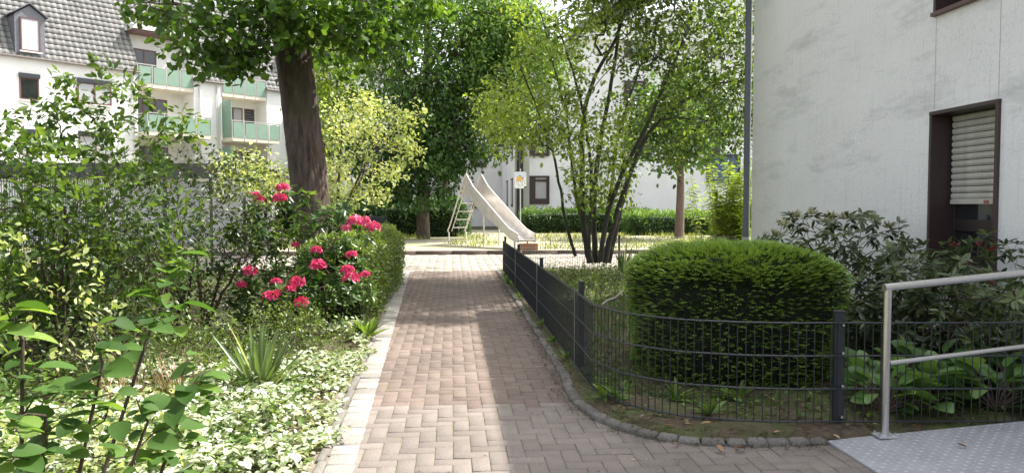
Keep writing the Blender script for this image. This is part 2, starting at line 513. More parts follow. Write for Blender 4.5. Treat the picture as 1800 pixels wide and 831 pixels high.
while y < 15.5:
    x = XL(y) - .175; stone(x - .05, x, y, y + .49, -.02, .016 + R.normal() * .003, .012, rot=.0, t=.08 + R.normal() * .08); y += .5
tag(np_mesh("edging", np.array(V), np.array(Q), M['sett'], None, np.array(T)), kind='structure')

# kerb of small rounded stones on the right
V = []; Q = []; T = []
KC = smooth_pl([(XR(15.4) + .05, 15.5), (XR(10) + .05, 10), (XR(5.9) + .05, 5.9)] + [tuple(gp(a, b, .03))[:2] for a, b in ((1003, 690), (1040, 722), (1090, 745), (1160, 763), (1250, 772), (1340, 773), (1450, 770), (1462, 769))], 2)
seg = [np.array(p) for p in KC]; KLEN = [0]
for a, b in zip(seg[:-1], seg[1:]): KLEN.append(KLEN[-1] + np.linalg.norm(b - a))
def along(s):
    i = min(max(int(np.searchsorted(KLEN, s)) - 1, 0), len(seg) - 2)
    f = (s - KLEN[i]) / max(1e-9, KLEN[i + 1] - KLEN[i]); p = seg[i] + (seg[i + 1] - seg[i]) * f; d = seg[i + 1] - seg[i]
    return p, math.atan2(d[1], d[0])
s_ = 0
while s_ < KLEN[-1] - .1:
    ln = (.24 if s_ < 9.6 else .125) + R.normal() * .012
    p, a = along(s_ + ln / 2)
    stone(-ln / 2 + .004, ln / 2 - .004, -.038, .038, -.03, (.026 if s_ < 9.4 else .036) + R.normal() * .004, .02, a + R.normal() * .03, p[0] + R.normal() * .003, p[1] + R.normal() * .003, .5 + R.normal() * .25)
    s_ += ln
tag(np_mesh("kerb", np.array(V), np.array(Q), M['kerbstone'], None, np.array(T), smooth=False), kind='structure')

def bed(name, pts, z, step=.14, amp=.025):
    """soil with humps, from a boundary polygon"""
    from mathutils.geometry import tessellate_polygon
    xs = [p[0] for p in pts]; ys = [p[1] for p in pts]
    poly = [Vector((p[0], p[1], 0)) for p in pts]
    bm = bmesh.new(); vs = [bm.verts.new((p[0], p[1], z)) for p in pts]; f = bm.faces.new(vs)
    bmesh.ops.triangulate(bm, faces=[f])
    for _ in range(7):
        es = [e for e in bm.edges if e.calc_length() > step * 1.5]
        if not es: break
        bmesh.ops.subdivide_edges(bm, edges=es, cuts=1)
        bmesh.ops.triangulate(bm, faces=bm.faces[:])
        if len(bm.faces) > 30000: break
    bnd = {v.index for e in bm.edges if e.is_boundary for v in e.verts}
    bm.verts.ensure_lookup_table(); bm.verts.index_update()
    bset = set(v for e in bm.edges if e.is_boundary for v in e.verts)
    for v in bm.verts:
        if v in bset: v.co.z = z - .035
        else: v.co.z = z + amp * (math.sin(v.co.x * 5.1 + 1) * math.sin(v.co.y * 4.3) + .8 * math.sin(v.co.x * 11 + v.co.y * 9)) * .7
    bmesh.ops.recalc_face_normals(bm, faces=bm.faces)
    me = bpy.data.meshes.new(name); bm.to_mesh(me); bm.free()
    me.polygons.foreach_set("use_smooth", [True] * len(me.polygons))
    return tag(link(name, me, M['soil']), kind='structure')
lp = [(XL(y) - .235, y) for y in np.linspace(1.0, 15.6, 12)]
bed("planting_bed", lp + [(-12, 15.6), (-12, 1.0)], .02, .2)
rp = [tuple(p + np.array([.03, .01])) for p in seg]
bed("planting_bed", rp + [(4.79, 4.12), (4.79, 15.55), (XR(15) + .1, 15.55)], .055, .2)

# play area a step up behind a kerb
mb = MB(); mb.poly([(-16, 21.0, .1), (20, 21.0, .1), (20, 38.5, .1), (-16, 38.5, .1)])
tag(mb.build("play_area", M['play']), kind='structure')
V = []; Q = []; T = []
x = -12.0
while x < 14: stone(x, x + .99, 20.9, 20.998, -.02, .105, .01, t=.15 + R.normal() * .12); x += 1
tag(np_mesh("play_area_kerb", np.array(V), np.array(Q), plain("kerb_brown", (.11, .08, .065), .9, 0, .4, 30, .4), None, np.array(T)), kind='structure')
mb = MB(); mb.poly([(-60, 21.0, -.006), (-7.0, 21.0, -.006), (-16.01, 38.5, -.006), (-60, 60, -.006)])
tag(mb.build("courtyard", plain("court_concrete", (.5, .49, .47), .9, 0, .1, 4, .1)), kind='structure')

# ------------------------------------------------------------------ common materials
M['steel'] = plain("brushed_steel", (.62, .61, .6), .28, 1.0, .06, 60, .03)
M['galv'] = plain("galvanised_steel", (.62, .62, .64), .42, .75, .12, 25, .05)
M['anthracite'] = plain("anthracite_coating", (.024, .028, .033), .42, 0, .2, 40, .04)
M['brown'] = plain("dark_brown_frame", (.055, .033, .033), .45, 0, .15, 30, .06)
M['glass_dark'] = plain("dark_window_glass", (.018, .02, .022), .06, 0, .3, 3, 0, .8)
k = NT("curtained_glass"); n = k.n("ShaderNodeTexWave"); n.inputs['Scale'].default_value = 9; n.inputs['Distortion'].default_value = 1.5
k.l(k.tc((1, 1, .02)), n.inputs[0]); c = k.ramp(n.outputs[0], [(.2, (.22, .23, .24)), (.8, (.5, .5, .5))])
M['curtain'] = k.done(k.pbr(c, .12, 0, None, .7))
M['rubber'] = plain("black_plastic", (.02, .02, .02), .6)
M['bolt'] = plain("bright_bolt", (.6, .6, .6), .3, 1)

# ------------------------------------------------------------------ white mesh-wall building beside the path (right)
WX = 4.8
YC = xp(1322, 300, WX).y
HB = 6.38
k = NT("stained_render"); v = k.tc()
fine = k.noise(v, 48, 7, .78); mid = k.noise(k.tc((1, 1, .5)), 17, 6, .75); big = k.noise(k.tc((1, .5, 1.0)), .8, 4, .6)
c = k.ramp(big, [(.3, (.88, .86, .845)), (.55, (.93, .91, .90)), (.75, (.95, .93, .92))])
area = k.noise(k.tc((1, .55, 1.3)), 1.5, 5, .6)
flk = k.ramp(k.noise(k.tc((1, 1.2, .8)), 30, 5, .7), [(.54, 0.0), (.68, 1.0)])
flm = k.mix(k.ramp(area, [(.42, .06), (.66, .6)]), flk, 1.0, 'MULTIPLY')
c = k.mix(c, (.34, .34, .35), flm)
sm = k.ramp(k.noise(k.tc((1, .4, 1.7)), 1.05, 9, .74), [(.52, 0.0), (.72, .55)])
c = k.mix(c, (.26, .26, .25), sm)
st = k.ramp(k.noise(k.tc((1, 5, .2)), 5.5, 6, .75), [(.54, 0.0), (.74, .32)])
c = k.mix(c, (.36, .36, .355), st)
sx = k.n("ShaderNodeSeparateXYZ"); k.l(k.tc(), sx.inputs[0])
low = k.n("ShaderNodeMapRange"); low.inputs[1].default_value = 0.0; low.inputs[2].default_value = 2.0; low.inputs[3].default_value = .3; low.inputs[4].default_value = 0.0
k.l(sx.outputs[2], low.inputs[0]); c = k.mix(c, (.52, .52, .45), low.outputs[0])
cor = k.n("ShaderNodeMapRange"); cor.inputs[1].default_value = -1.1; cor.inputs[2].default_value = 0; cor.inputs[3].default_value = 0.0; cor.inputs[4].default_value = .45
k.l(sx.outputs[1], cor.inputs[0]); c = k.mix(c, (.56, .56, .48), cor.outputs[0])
vor = k.n("ShaderNodeTexVoronoi"); vor.inputs['Scale'].default_value = 38; k.l(v, vor.inputs[0])
M['render'] = k.done(k.pbr(c, .92, 0, k.bump(fine, .8, .009, k.bump(vor.outputs[0], .5, .004))))

house = empty("apartment_building", (WX, YC, 0), 0, "stained white rendered wall of the near building with a half lowered shutter", "building")
def H(p): return (p[0] - WX, p[1] - YC, p[2])
# window openings measured on the wall
wl = xp(1640, 300, WX).y; wr = xp(1752, 300, WX).y
wt = xp(1640, 195, WX).z - .05; wb = xp(1752, 476, WX).z
ub = xp(1645, 24, WX).z
wins = [(wl, wr, wb, wt), (wl - .02, wr - .02, ub, ub + (wt - wb))]
mb = MB(); Y1 = -9.0; XD = WX + 9
ys = sorted({Y1, YC, wl, wr}); 
def wallrect(ya, yb, za, zb): mb.add([(0, ya - YC, za), (0, yb - YC, za), (0, yb - YC, zb), (0, ya - YC, zb)], [(0, 1, 2, 3)])
lo, hi = wr, wl
wallrect(Y1, lo, -.03, HB); wallrect(hi, YC, -.03, HB)
wallrect(lo, hi, -.03, wb); wallrect(lo, hi, wt, ub); wallrect(lo, hi, ub + (wt - wb), HB)
mb.add([(0, 0, -.03), (XD - WX, 0, -.03), (XD - WX, 0, HB), (0, 0, HB)], [(0, 1, 2, 3)])
mb.add([(XD - WX, 0, -.03), (XD - WX, Y1 - YC, -.03), (XD - WX, Y1 - YC, HB), (XD - WX, 0, HB)], [(0, 1, 2, 3)])
mb.add([(0, Y1 - YC, -.03), (XD - WX, Y1 - YC, -.03), (XD - WX, Y1 - YC, HB), (0, Y1 - YC, HB)], [(0, 1, 2, 3)])
mb.build("wall", M['render'], house)
mb = MB(); mb.box((-.05, Y1 - YC - .05, HB), (XD - WX + .05, .05, HB + .16)); mb.build("roof", plain("roof_edge", (.08, .08, .085), .6), house, .01)
mb = MB()
for yy in (wl - .0, wr + .0):
    mb = MB(); mb.box((-.002, yy - YC - .003, wt + .06), (.004, yy - YC + .003, ub - .05)); mb.build("plaster_joint", plain("joint_grey", (.45, .45, .44), .95), house); mb = MB()  # thin grey strip along each plaster joint
k = NT("shutter_slats"); M['shutter'] = k.done(k.pbr(k.ramp(k.noise(k.tc((1, 1, .1)), 12, 5), [(.3, (.44, .42, .36)), (.7, (.58, .56, .50))]), .55))
for wi, (a, b, z0, z1) in enumerate(wins):
    ya, yb = b - YC, a - YC     # near, far edge
    dpt = .26
    mb = MB()   # deep lining
    t = .035
    mb.box((-.03, yb - .001, z0), (dpt, yb + t, z1 + t)); mb.box((-.03, ya - t, z0), (dpt, ya + .001, z1 + t))
    mb.box((-.032, ya - t - .003, z1), (dpt, yb + t + .003, z1 + t + .004)); 
    fr = mb.build("window", M['brown'], house, .004)
    mb = MB(); mb.box((-.05, ya - .05, z0 - .035), (dpt + .02, yb + .05, z0 + .004)); mb.build("sill", plain("sill_brown", (.13, .075, .07), .5, 0, .2), fr, .004)
    zs = z0 + (z1 - z0) * .435
    mb = MB(); nz = int((z1 - zs) / .062); h = (z1 - zs) / nz
    for q in range(nz):
        za = zs + q * h; zb = za + h - .008
        prof = [(dpt - .075, za), (dpt - .088, za + h * .3), (dpt - .088, zb - h * .15), (dpt - .075, zb), (dpt - .06, zb), (dpt - .06, za)]
        mb.prism(prof, ya + .03, yb - .03, lambda p, z, t_: (p, t_, z))
        nh = 15
    mb.box((dpt - .066, ya + .03, zs), (dpt - .062, yb - .03, z1), 1)
    sh = mb.build("roller_shutter", [M['shutter'], plain("slat_gap", (.05, .05, .045), .8)], fr)
    mb = MB(); mb.box((dpt - .095, ya + .03, zs - .05), (dpt - .06, yb - .03, zs - .002)); mb.build("end_bar", plain("end_bar_grey", (.5, .48, .42), .4), sh, .004)
    mb = MB()
    for q in range(2):
        yy = ya + (yb - ya) * (.38 + .5 * q); mb.box((dpt - .098, yy - .035, zs - .042), (dpt - .094, yy + .035, zs - .014)) if q == 0 else None
    mb.build("stopper", plain("stopper_red", (.3, .1, .08), .5), sh)
    mb = MB()
    for (p0, p1, q0, q1) in ((ya, ya + .05, z0, z1), (yb - .05, yb, z0, z1), (ya + .05, yb - .05, z0, z0 + .09), (ya + .05, yb - .05, z0 + (zs - z0) * .5, z0 + (zs - z0) * .5 + .12)):
        mb.box((dpt - .055, p0 + .002, q0 + .005), (dpt - .0, p1 - .002, q1))
    mb.build("sash", plain("sash_brown", (.03, .02, .02), .45), fr, .004)
    mb = MB(); mb.box((dpt - .03, ya, z0), (dpt - .025, yb, z1)); mb.build("pane", M['glass_dark'], fr)
    mb = MB(); mb.box((dpt + .05, ya - .1, z0 - .1), (dpt + .06, yb + .1, z1 + .1)); mb.build("room_back", plain("room_dark", (.012, .011, .01), .9), fr)
    mb = MB(); m_ = 9
    for q in range(m_):
        y0_, y1_ = ya + .06 + (yb - ya - .12) * q / m_, ya + .06 + (yb - ya - .12) * (q + 1) / m_
        mb.add([(dpt + .02, y0_, z0 + .33), (dpt + .035, (y0_ + y1_) / 2, z0 + .33), (dpt + .02, y1_, z0 + .33), (dpt + .02, y1_, z0 + .13), (dpt + .035, (y0_ + y1_) / 2, z0 + .09), (dpt + .02, y0_, z0 + .13)], [(0, 1, 4, 5), (1, 2, 3, 4)])
    mb.build("net_curtain", plain("net", (.5, .52, .5), .8), fr)
# downpipe on the corner
dpx, dpy = WX - .055, YC + .075
mb = MB(); mb.tube([(dpx - WX, dpy - YC, .86), (dpx - WX, dpy - YC, HB)], .052, 14, cap=True)
for z in (.9, 2.05, 2.75, 4.6): mb.tube([(dpx - WX, dpy - YC, z), (dpx - WX, dpy - YC, z + .04)], .058, 14)
dpipe = mb.build("downpipe", plain('slate_grey_pipe', (.11, .125, .14), .45), house)
mb = MB(); mb.tube([(dpx - WX, dpy - YC, 0), (dpx - WX, dpy - YC, .87)], .062, 14); mb.tube([(-.01, -.03, 0), (-.01, -.03, .8)], .012, 8)
mb.build("standpipe", plain("standpipe_grey", (.42, .42, .40), .7), dpipe)

# ------------------------------------------------------------------ ramp and handrail
r0 = gp(1452, 773, .012)
rampA, rampB = Vector((r0.x, r0.y, .012)), Vector((4.75, r0.y + .0, .19))
def RP(u, v, z=0.0):      # u along the ramp, v towards the viewer
    p = rampA + (rampB - rampA) * u; return Vector((p.x, p.y - v - .0, p.z + z))
ramp = empty("access_ramp", (rampA.x, rampA.y, 0), 0, "grey metal tread plate ramp rising towards the white building", "ramp")
rl = Vector((rampA.x, rampA.y, 0)); LR = (rampB - rampA).length
mb = MB(); vs = [RP(0, 0) - rl, RP(1, 0) - rl, RP(1, 1.9) - rl, RP(0, 1.9) - rl]
mb.add([q for q in vs] + [q - Vector((0, 0, .012)) for q in vs], [(0, 1, 2, 3), (7, 6, 5, 4), (0, 4, 5, 1), (1, 5, 6, 2), (2, 6, 7, 3), (3, 7, 4, 0)])
mb.build("deck_plate", plain("tread_plate", (.40, .40, .425), .5, .35, .14, 5, .06), ramp)
V = []; Q = []
nu, nv = int(LR / .04), int(1.9 / .04)
for i in range(nu):
    for j in range(nv):
        c0 = RP((i + .5) / nu, (j + .5) / nv * 1.9) - rl; a = (1 if (i + j) % 2 else -1) * .75 + .1
        dx, dy = math.cos(a), math.sin(a); b0 = len(V)
        for (s1, s2, h) in ((-1, 0, 0.0002), (0, -1, .0002), (1, 0, .0002), (0, 1, .0002), (-.6, 0, .0022), (0, -.6, .0022), (.6, 0, .0022), (0, .6, .0022)):
            V.append((c0.x + dx * s1 * .017 - dy * s2 * .005, c0.y + dy * s1 * .017 + dx * s2 * .005, c0.z + h + .055 * dx * s1 * .017))
        for q in range(4): Q.append((b0 + q, b0 + (q + 1) % 4, b0 + 4 + (q + 1) % 4, b0 + 4 + q))
        Q.append((b0 + 4, b0 + 5, b0 + 6, b0 + 7))
np_mesh("tread_studs", np.array(V), np.array(Q), plain("tread_studs", (.50, .50, .52), .38, .5, .1), ramp)
mb = MB()
for u in (.02, .5, .98):
    mb = MB(); p = RP(u, .04); q = RP(u, 1.86); mb.box((p.x - rl.x - .03, q.y - rl.y, -.02), (p.x - rl.x + .03, p.y - rl.y, p.z - .014)) if p.z > .03 else None
    if mb.v: mb.build("bearer", M['galv'], ramp)

PB = gp(1555, 769, .03); PB = Vector((PB.x, PB.y, .02 + .068 * (PB.x - rampA.x))); RY = PB.y
PT = dp(1558, 505, RY); PT.x = PB.x
QT = dp(1800, 480, RY + .05); dr = (QT - PT); QE = PT + dr * (4.72 - PT.x) / dr.x
MT = dp(1558, 638, RY); mr = dp(1800, 608, RY + .05) - MT; ME = MT + mr * (4.72 - MT.x) / mr.x
rail = empty("handrail", PB, 0, "brushed steel tube handrail bolted to the ramp", "handrail")
o = PB
mb = MB(); mb.tube([Vector((PB.x, RY, PB.z)) - o, Vector((PT.x, RY, PT.z)) - o], .0225, 20); mb.build("post", M['steel'], rail)
mb = MB(); mb.tube([Vector((PT.x - .0225, RY, PT.z - .002)) - o, QE - o], .0225, 20); mb.build("top_rail", M['steel'], rail)
mb = MB(); mb.tube([Vector((PT.x + .02, RY, MT.z)) - o, ME - o], .014, 16); mb.build("middle_rail", M['steel'], rail)
p2 = 4.55
mb = MB(); mb.tube([Vector((p2, RY + .09, .02 + .075 * (p2 - rampA.x))) - o, Vector((p2, RY + .09, PT.z + dr.z / dr.x * (p2 - PT.x))) - o], .0225, 20); mb.build("post", M['steel'], rail)
mb = MB(); mb.box((-.055, -.045, -.004), (.055, .045, .008)); bp = mb.build("base_plate", M['galv'], rail, .002)
for sx_ in (-.042, .042):
    for sy in (-.032, .032):
        mb = MB(); mb.tube([(sx_, sy, .008), (sx_, sy, .016)], .009, 6, smooth=False); mb.tube([(sx_, sy, .016), (sx_, sy, .026)], .004, 8); mb.build("bolt", M['bolt'], bp)

# ------------------------------------------------------------------ low dark wire fence along the path
FZ = .075; FH = .6
def panel(name, pts, z0, nz, dz, parent, origin, wire=.0034, hw=.0042, pitch=.05, mat=None, dbl=True):
    mb = MB(); o = Vector(origin)
    P_ = [np.array(p, float) for p in pts]; Ls = [0]
    for a, b in zip(P_[:-1], P_[1:]): Ls.append(Ls[-1] + np.linalg.norm(b - a))
    n = int(Ls[-1] / pitch)
    for i in range(n + 1):
        s = i * Ls[-1] / n; kx = min(max(int(np.searchsorted(Ls, s)) - 1, 0), len(P_) - 2)
        p = P_[kx] + (P_[kx + 1] - P_[kx]) * (s - Ls[kx]) / (Ls[kx + 1] - Ls[kx])
        mb.tube([Vector((p[0], p[1], z0 - .012)) - o, Vector((p[0], p[1], z0 + nz * dz + .004)) - o], wire, 5, cap=False)
    for q in range(nz + 1):
        z = z0 + q * dz
        for sg in ((-1, 1) if dbl else (0,)):
            pl = []
            for i, p in enumerate(P_):
                d = P_[min(i + 1, len(P_) - 1)] - P_[max(i - 1, 0)]; d = d / np.linalg.norm(d); nn = np.array([-d[1], d[0]]) * sg * (wire + hw)
                pl.append(Vector((p[0] + nn[0], p[1] + nn[1], z)) - o)
            mb.tube(pl, hw, 6, cap=True)
    return mb.build(name, mat or M['anthracite'], parent)
def post(parent, x, y, origin, z0=-.1, h=.78, a=0, wx=.04, wy=.06):
    mb = MB(); Mx = Matrix.Translation(Vector((x, y, 0)) - Vector(origin)) @ Matrix.Rotation(a, 4, 'Z')
    mb.box((-wx / 2, -wy / 2, z0), (wx / 2, wy / 2, h), 0, Mx); po = mb.build("post", M['anthracite'], parent, .003)
    mb = MB(); mb.box((-wx / 2 - .002, -wy / 2 - .002, h - .012), (wx / 2 + .002, wy / 2 + .002, h + .004), 0, Mx); mb.build("cap", M['rubber'], po, .002)
    return po
FX = 1.01
f0 = (FX, 5.99, 0)
fence = empty("garden_fence", f0, 0, "knee high dark grey wire mesh fence curving round the clipped yew", "fence")
YP = [5.99, 8.72, 11.75, 14.75]
for a, b in zip(YP[:-1], YP[1:]):
    panel("mesh_panel", [(FX, a + .01), (FX - .003, b - .01)], FZ, 3, .2, fence, f0)
curve = [(FX, 5.97)] + [tuple(gp(a, b, FZ))[:2] for a, b in ((1042, 682), (1095, 708), (1150, 721), (1200, 730), (1300, 738), (1400, 741), (1473, 740))]
PX, PY = curve[-1]
panel("mesh_panel", curve, FZ, 3, .2, fence, f0)
panel("mesh_panel", [(PX, PY - .002), (4.78, PY - .0806 * (4.78 - PX))], FZ, 3, .2, fence, f0)
for yy in YP: post(fence, FX + .045, yy, f0, -.1, .755)
pm = post(fence, PX + .015, PY + .036, f0, -.1, .74, -.08, .06, .04)
for zb in (.66, .49, .29, .1):
    mb = MB(); mb.tube([Vector((PX + .026, PY + .014, zb)) - Vector(f0), Vector((PX + .025, PY - .001, zb)) - Vector(f0)], .008, 10); mb.build("bolt", M['bolt'], pm)
for yy in YP[:3]:   # flat clamping strip where two panels meet
    mb = MB(); mb.box((-.012, yy - 5.99 - .012, .03), (-.006, yy - 5.99 + .012, .70)); mb.build("clamp_strip", plain("clamp_grey", (.22, .23, .24), .35, .6), fence)
# its return towards the building, sunlight put into its paler wire colour
f1 = (FX, 14.75, 0)
fence2 = empty("garden_fence", f1, 0, "thin sunlit wire fence crossing behind the many stemmed tree", "fence")
M['wire_sunlit'] = plain("sunlit_wire", (.32, .32, .30), .4, .4)
panel("mesh_panel", [(FX + .05, 14.77), (3.4, 14.9)], FZ + .05, 3, .2, fence2, f1, mat=M['wire_sunlit'])
panel("mesh_panel", [(3.42, 14.9), (5.9, 15.0)], FZ + .05, 3, .2, fence2, f1, mat=M['wire_sunlit'])
post(fence2, 3.41, 14.93, f1, -.1, .77); post(fence2, 5.9, 15.03, f1, -.1, .77)

# ------------------------------------------------------------------ tall dark fence on the left, low garage behind it
f2 = (-5.0, 6.0, 0)
tf = empty("boundary_fence", f2, 0, "man high black wire fence behind the dark shrubs", "fence")
yy = 6.0
while yy < 20:
    panel("mesh_panel", [(-5, yy + .02), (-5, yy + 2.46)], .05, 9, .2, tf, f2, .0046, .0055)
    post(tf, -5.045, yy, f2, -.1, 1.95, 0, .06, .05); yy += 2.5
g0 = (-15, 25, 0)
gar = empty("garage_block", g0, 0, "low flat roofed white garage with a dark fascia behind the black fence", "garage")
M['white_wall'] = plain("white_render", (.72, .72, .71), .9, 0, .06, 1.2, .1)
mb = MB(); mb.box((-10, 0, -.03), (8.0, 5, 2.26)); mb.build("wall", plain("garage_wall", (.8, .8, .8), .9, 0, .06, 1.2, .1), gar)
mb = MB(); mb.box((-10.2, -.25, 2.26), (8.2, 5.2, 2.74)); mb.build("fascia", plain("fascia_dark", (.05, .052, .055), .6), gar, .01)
for q in range(5):
    mb = MB(); x0 = -9.4 + q * 3.4; mb.box((x0, -.03, 0), (x0 + 2.6, .02, 2.1)); dr_ = mb.build("garage_door", plain("garage_door", (.62, .63, .66), .5, .2), gar)
    mb = MB(); mb.bar((x0 + 1.1, -.05, .9), (x0 + 1.5, -.05, .9), .03, .03); mb.build("handle", M['rubber'], dr_)

# ------------------------------------------------------------------ left apartment building
LA = Vector((-22.75, 37.2, 0)); LE = Vector((math.sqrt(.5), math.sqrt(.5), 0)); LN = Vector((math.sqrt(.5), -math.sqrt(.5), 0))
def uv(px, py, off=0.0):     # facade coordinates of a measured point (off: distance in front of the facade)
    d = ray(px, py); t = ((LA + LN * off - EYE).dot(LN)) / d.dot(LN); p = EYE + d * t
    return (p - LA).dot(LE), p.z
lb = empty("apartment_building", LA, math.atan2(LE.y, LE.x), "white apartment block with steep grey tiled roof and pale green balconies", "building")
M['lwall'] = plain("white_facade", (.78, .77, .755), .9, 0, .05, .8, .1)
M['lgreen'] = plain("green_panel", (.20, .305, .235), .5, 0, .07, 3, .05)
M['fascia'] = plain("pale_fascia", (.6, .58, .55), .7)
EZ = uv(120, 107)[1]; DZ = EZ + 2.35; RZ = 14.2
SL = 1.75                          # rise per metre inward
def roof_y(z): return (z - EZ) / SL
uA = uv(241, 121)[0]; uB = uv(340, 142)[0]; uC = uv(389, 145)[0]; uD = uC + (uB - uA) * .95; uE = uD + (uC - uB); uF = uE + (uB - uA); uG = uF + 9
secs = [(-22, uA), (uB, uC), (uD, uE), (uF, uG)]
bays = [(uA, uB), (uC, uD), (uE, uF)]
def sprism(mb, prof, a, b, mi=0): mb.prism(prof, a, b, lambda y, z, t_: (t_, y, z), mi)
mb = MB(); yr = roof_y(RZ)
for a, b in secs: sprism(mb, [(0, -.03), (0, EZ), (yr, RZ), (yr + 6, RZ), (yr + 6, -.03)], a + .001, b - .001)
yd = roof_y(DZ)
for a, b in bays: sprism(mb, [(yd, -.03), (yd, DZ), (yr, RZ), (yr + 6, RZ), (yr + 6, -.03)], a, b)
mb.build("wall", M['lwall'], lb)
# tiled roof as a relief of rows and rolls
k = NT("grey_roof_tiles"); t_ = k.attr("tint"); n = k.noise(k.tc(), 1.6, 6, .6)
c = k.ramp(t_, [(0, (.10, .098, .096)), (.5, (.235, .23, .22)), (1, (.36, .35, .335))]); c = k.mix(c, k.ramp(n, [(.3, .7), (.7, 1.15)]), 1.0, 'MULTIPLY')
M['tiles'] = k.done(k.pbr(c, .85))
def tiled(name, a, b, z0, z1, parent):
    ln = math.hypot(z1 - z0, roof_y(z1) - roof_y(z0)); nr = max(1, int(ln / .33)); ncol = max(2, int((b - a) / .075)); V = []; Q = []; T = []
    sy, sz = (roof_y(z1) - roof_y(z0)) / ln, (z1 - z0) / ln; ny, nz_ = -sz, sy
    us = np.linspace(a, b, ncol + 1); roll = .022 * np.sin(us / .3 * 2 * math.pi)
    for r in range(nr):
        for (f, h) in ((0, .06), (1.03, .02)):
            s = (r + f) * ln / nr
            for u_, ro in zip(us, roll): V.append((u_, roof_y(z0) + sy * s + ny * (h + ro), z0 + sz * s + nz_ * (h + ro)))
        s = r * ln / nr
        for u_, ro in zip(us, roll): V.append((u_, roof_y(z0) + sy * s + ny * .0, z0 + sz * s + nz_ * .0))
        b0 = r * 3 * (ncol + 1)
        for i in range(ncol):
            Q.append((b0 + i, b0 + i + 1, b0 + ncol + 1 + i + 1, b0 + ncol + 1 + i))
            tone = .5 + .3 * math.cos(us[i] / .3 * 2 * math.pi) + R.normal() * .06
            T.append(tone)
            Q.append((b0 + 2 * (ncol + 1) + i, b0 + 2 * (ncol + 1) + i + 1, b0 + i + 1, b0 + i)); T.append(0.0)
    return np_mesh(name, np.array(V), np.array(Q), M['tiles'], parent, np.clip(T, 0, 1))
for a, b in secs: tiled("roof", a - .1, b + .1, EZ - .12, DZ, lb)
tiled("roof", -22, uG, DZ, RZ, lb)
def lbox(name, u0, u1, y0, y1, z0, z1, mat, parent=lb, bev=0): 
    mb = MB(); mb.box((min(u0, u1), min(y0, y1), min(z0, z1)), (max(u0, u1), max(y0, y1), max(z0, z1))); return mb.build(name, mat, parent, bev)
for a, b in secs:
    mb = MB(); mb.box((a - .1, -.24, EZ - .2), (b + .1, -.10, EZ - .1)); mb.build("gutter", plain("gutter_brown", (.16, .13, .12), .5), lb, .03)
for u_ in (uA - .25, uB + .35, uC - .3):
    mb = MB(); mb.tube([(u_, -.07, 0), (u_, -.07, EZ - .2)], .05, 8); mb.build("downpipe", M['fascia'], lb)
def lwindow(u0, u1, z0, z1, y=0.0, pane='curtain', mull=1, box=True, depth=.1, louvre=False):
    mb = MB(); t = .07
    mb.box((u0, y - .03, z0), (u0 + t, y + depth, z1)); mb.box((u1 - t, y - .03, z0), (u1, y + depth, z1))
    mb.box((u0 + t, y - .03, z0), (u1 - t, y + depth, z0 + t)); mb.box((u0 + t, y - .03, z1 - t), (u1 - t, y + depth, z1))
    for q in range(1, mull):
        um = u0 + (u1 - u0) * q / mull; mb.box((um - t * .6, y - .025, z0 + t), (um + t * .6, y + depth, z1 - t))
    w_ = mb.build("window", M['rbrown'], lb)
    lbox("pane", u0 + t, u1 - t, y - .006, y - .002, z0 + t, z1 - t, M[pane], w_)
    if box: lbox("shutter_box", u0 - .03, u1 + .03, y - .1, y - .031, z1 - .02, z1 + .2, M['anthracite'], w_)
    lbox("sill", u0 - .06, u1 + .06, y - .12, y - .032, z0 - .07, z0 - .002, M['fascia'], w_)
    if louvre:
        mb = MB(); n_ = 9
        for q in range(n_): mb.box((u0 + t, y - .03, z0 + t + (z1 - z0 - 2 * t) * q / n_), (u1 - t, y - .02, z0 + t + (z1 - z0 - 2 * t) * (q + .6) / n_))
        mb.build("louvre", plain("dark_louvre", (.09, .09, .10), .5), w_)
    return w_
M['rbrown'] = plain("red_brown_frame", (.13, .06, .055), .5)
def px_rect(x0, y0, x1, y1, off=0.0):
    a = uv(x0, (y0 + y1) / 2, off); b = uv(x1, (y0 + y1) / 2, off); zc = uv((x0 + x1) / 2, y0, off)[1]; zd = uv((x0 + x1) / 2, y1, off)[1]
    return a[0], b[0], zd, zc
FLR = 2.75
u0, u1, z0, z1 = px_rect(34, 137, 69, 176); lwindow(u0, u1, z0, z1, pane='blind'if 'blind' in M else 'glass_dark')
for dz in (FLR, 2 * FLR): lwindow(u0, u1, z0 - dz, z1 - dz)
u0, u1, z0, z1 = px_rect(136, 147, 196, 184)
for dz in (0, FLR, 2 * FLR): lwindow(u0, u1, z0 - dz, z1 - dz, mull=2)
for uu in (-4.5, -9, -13):
    for dz in (0, FLR, 2 * FLR): lwindow(uu, uu + 1.3, z0 - dz, z1 - dz)
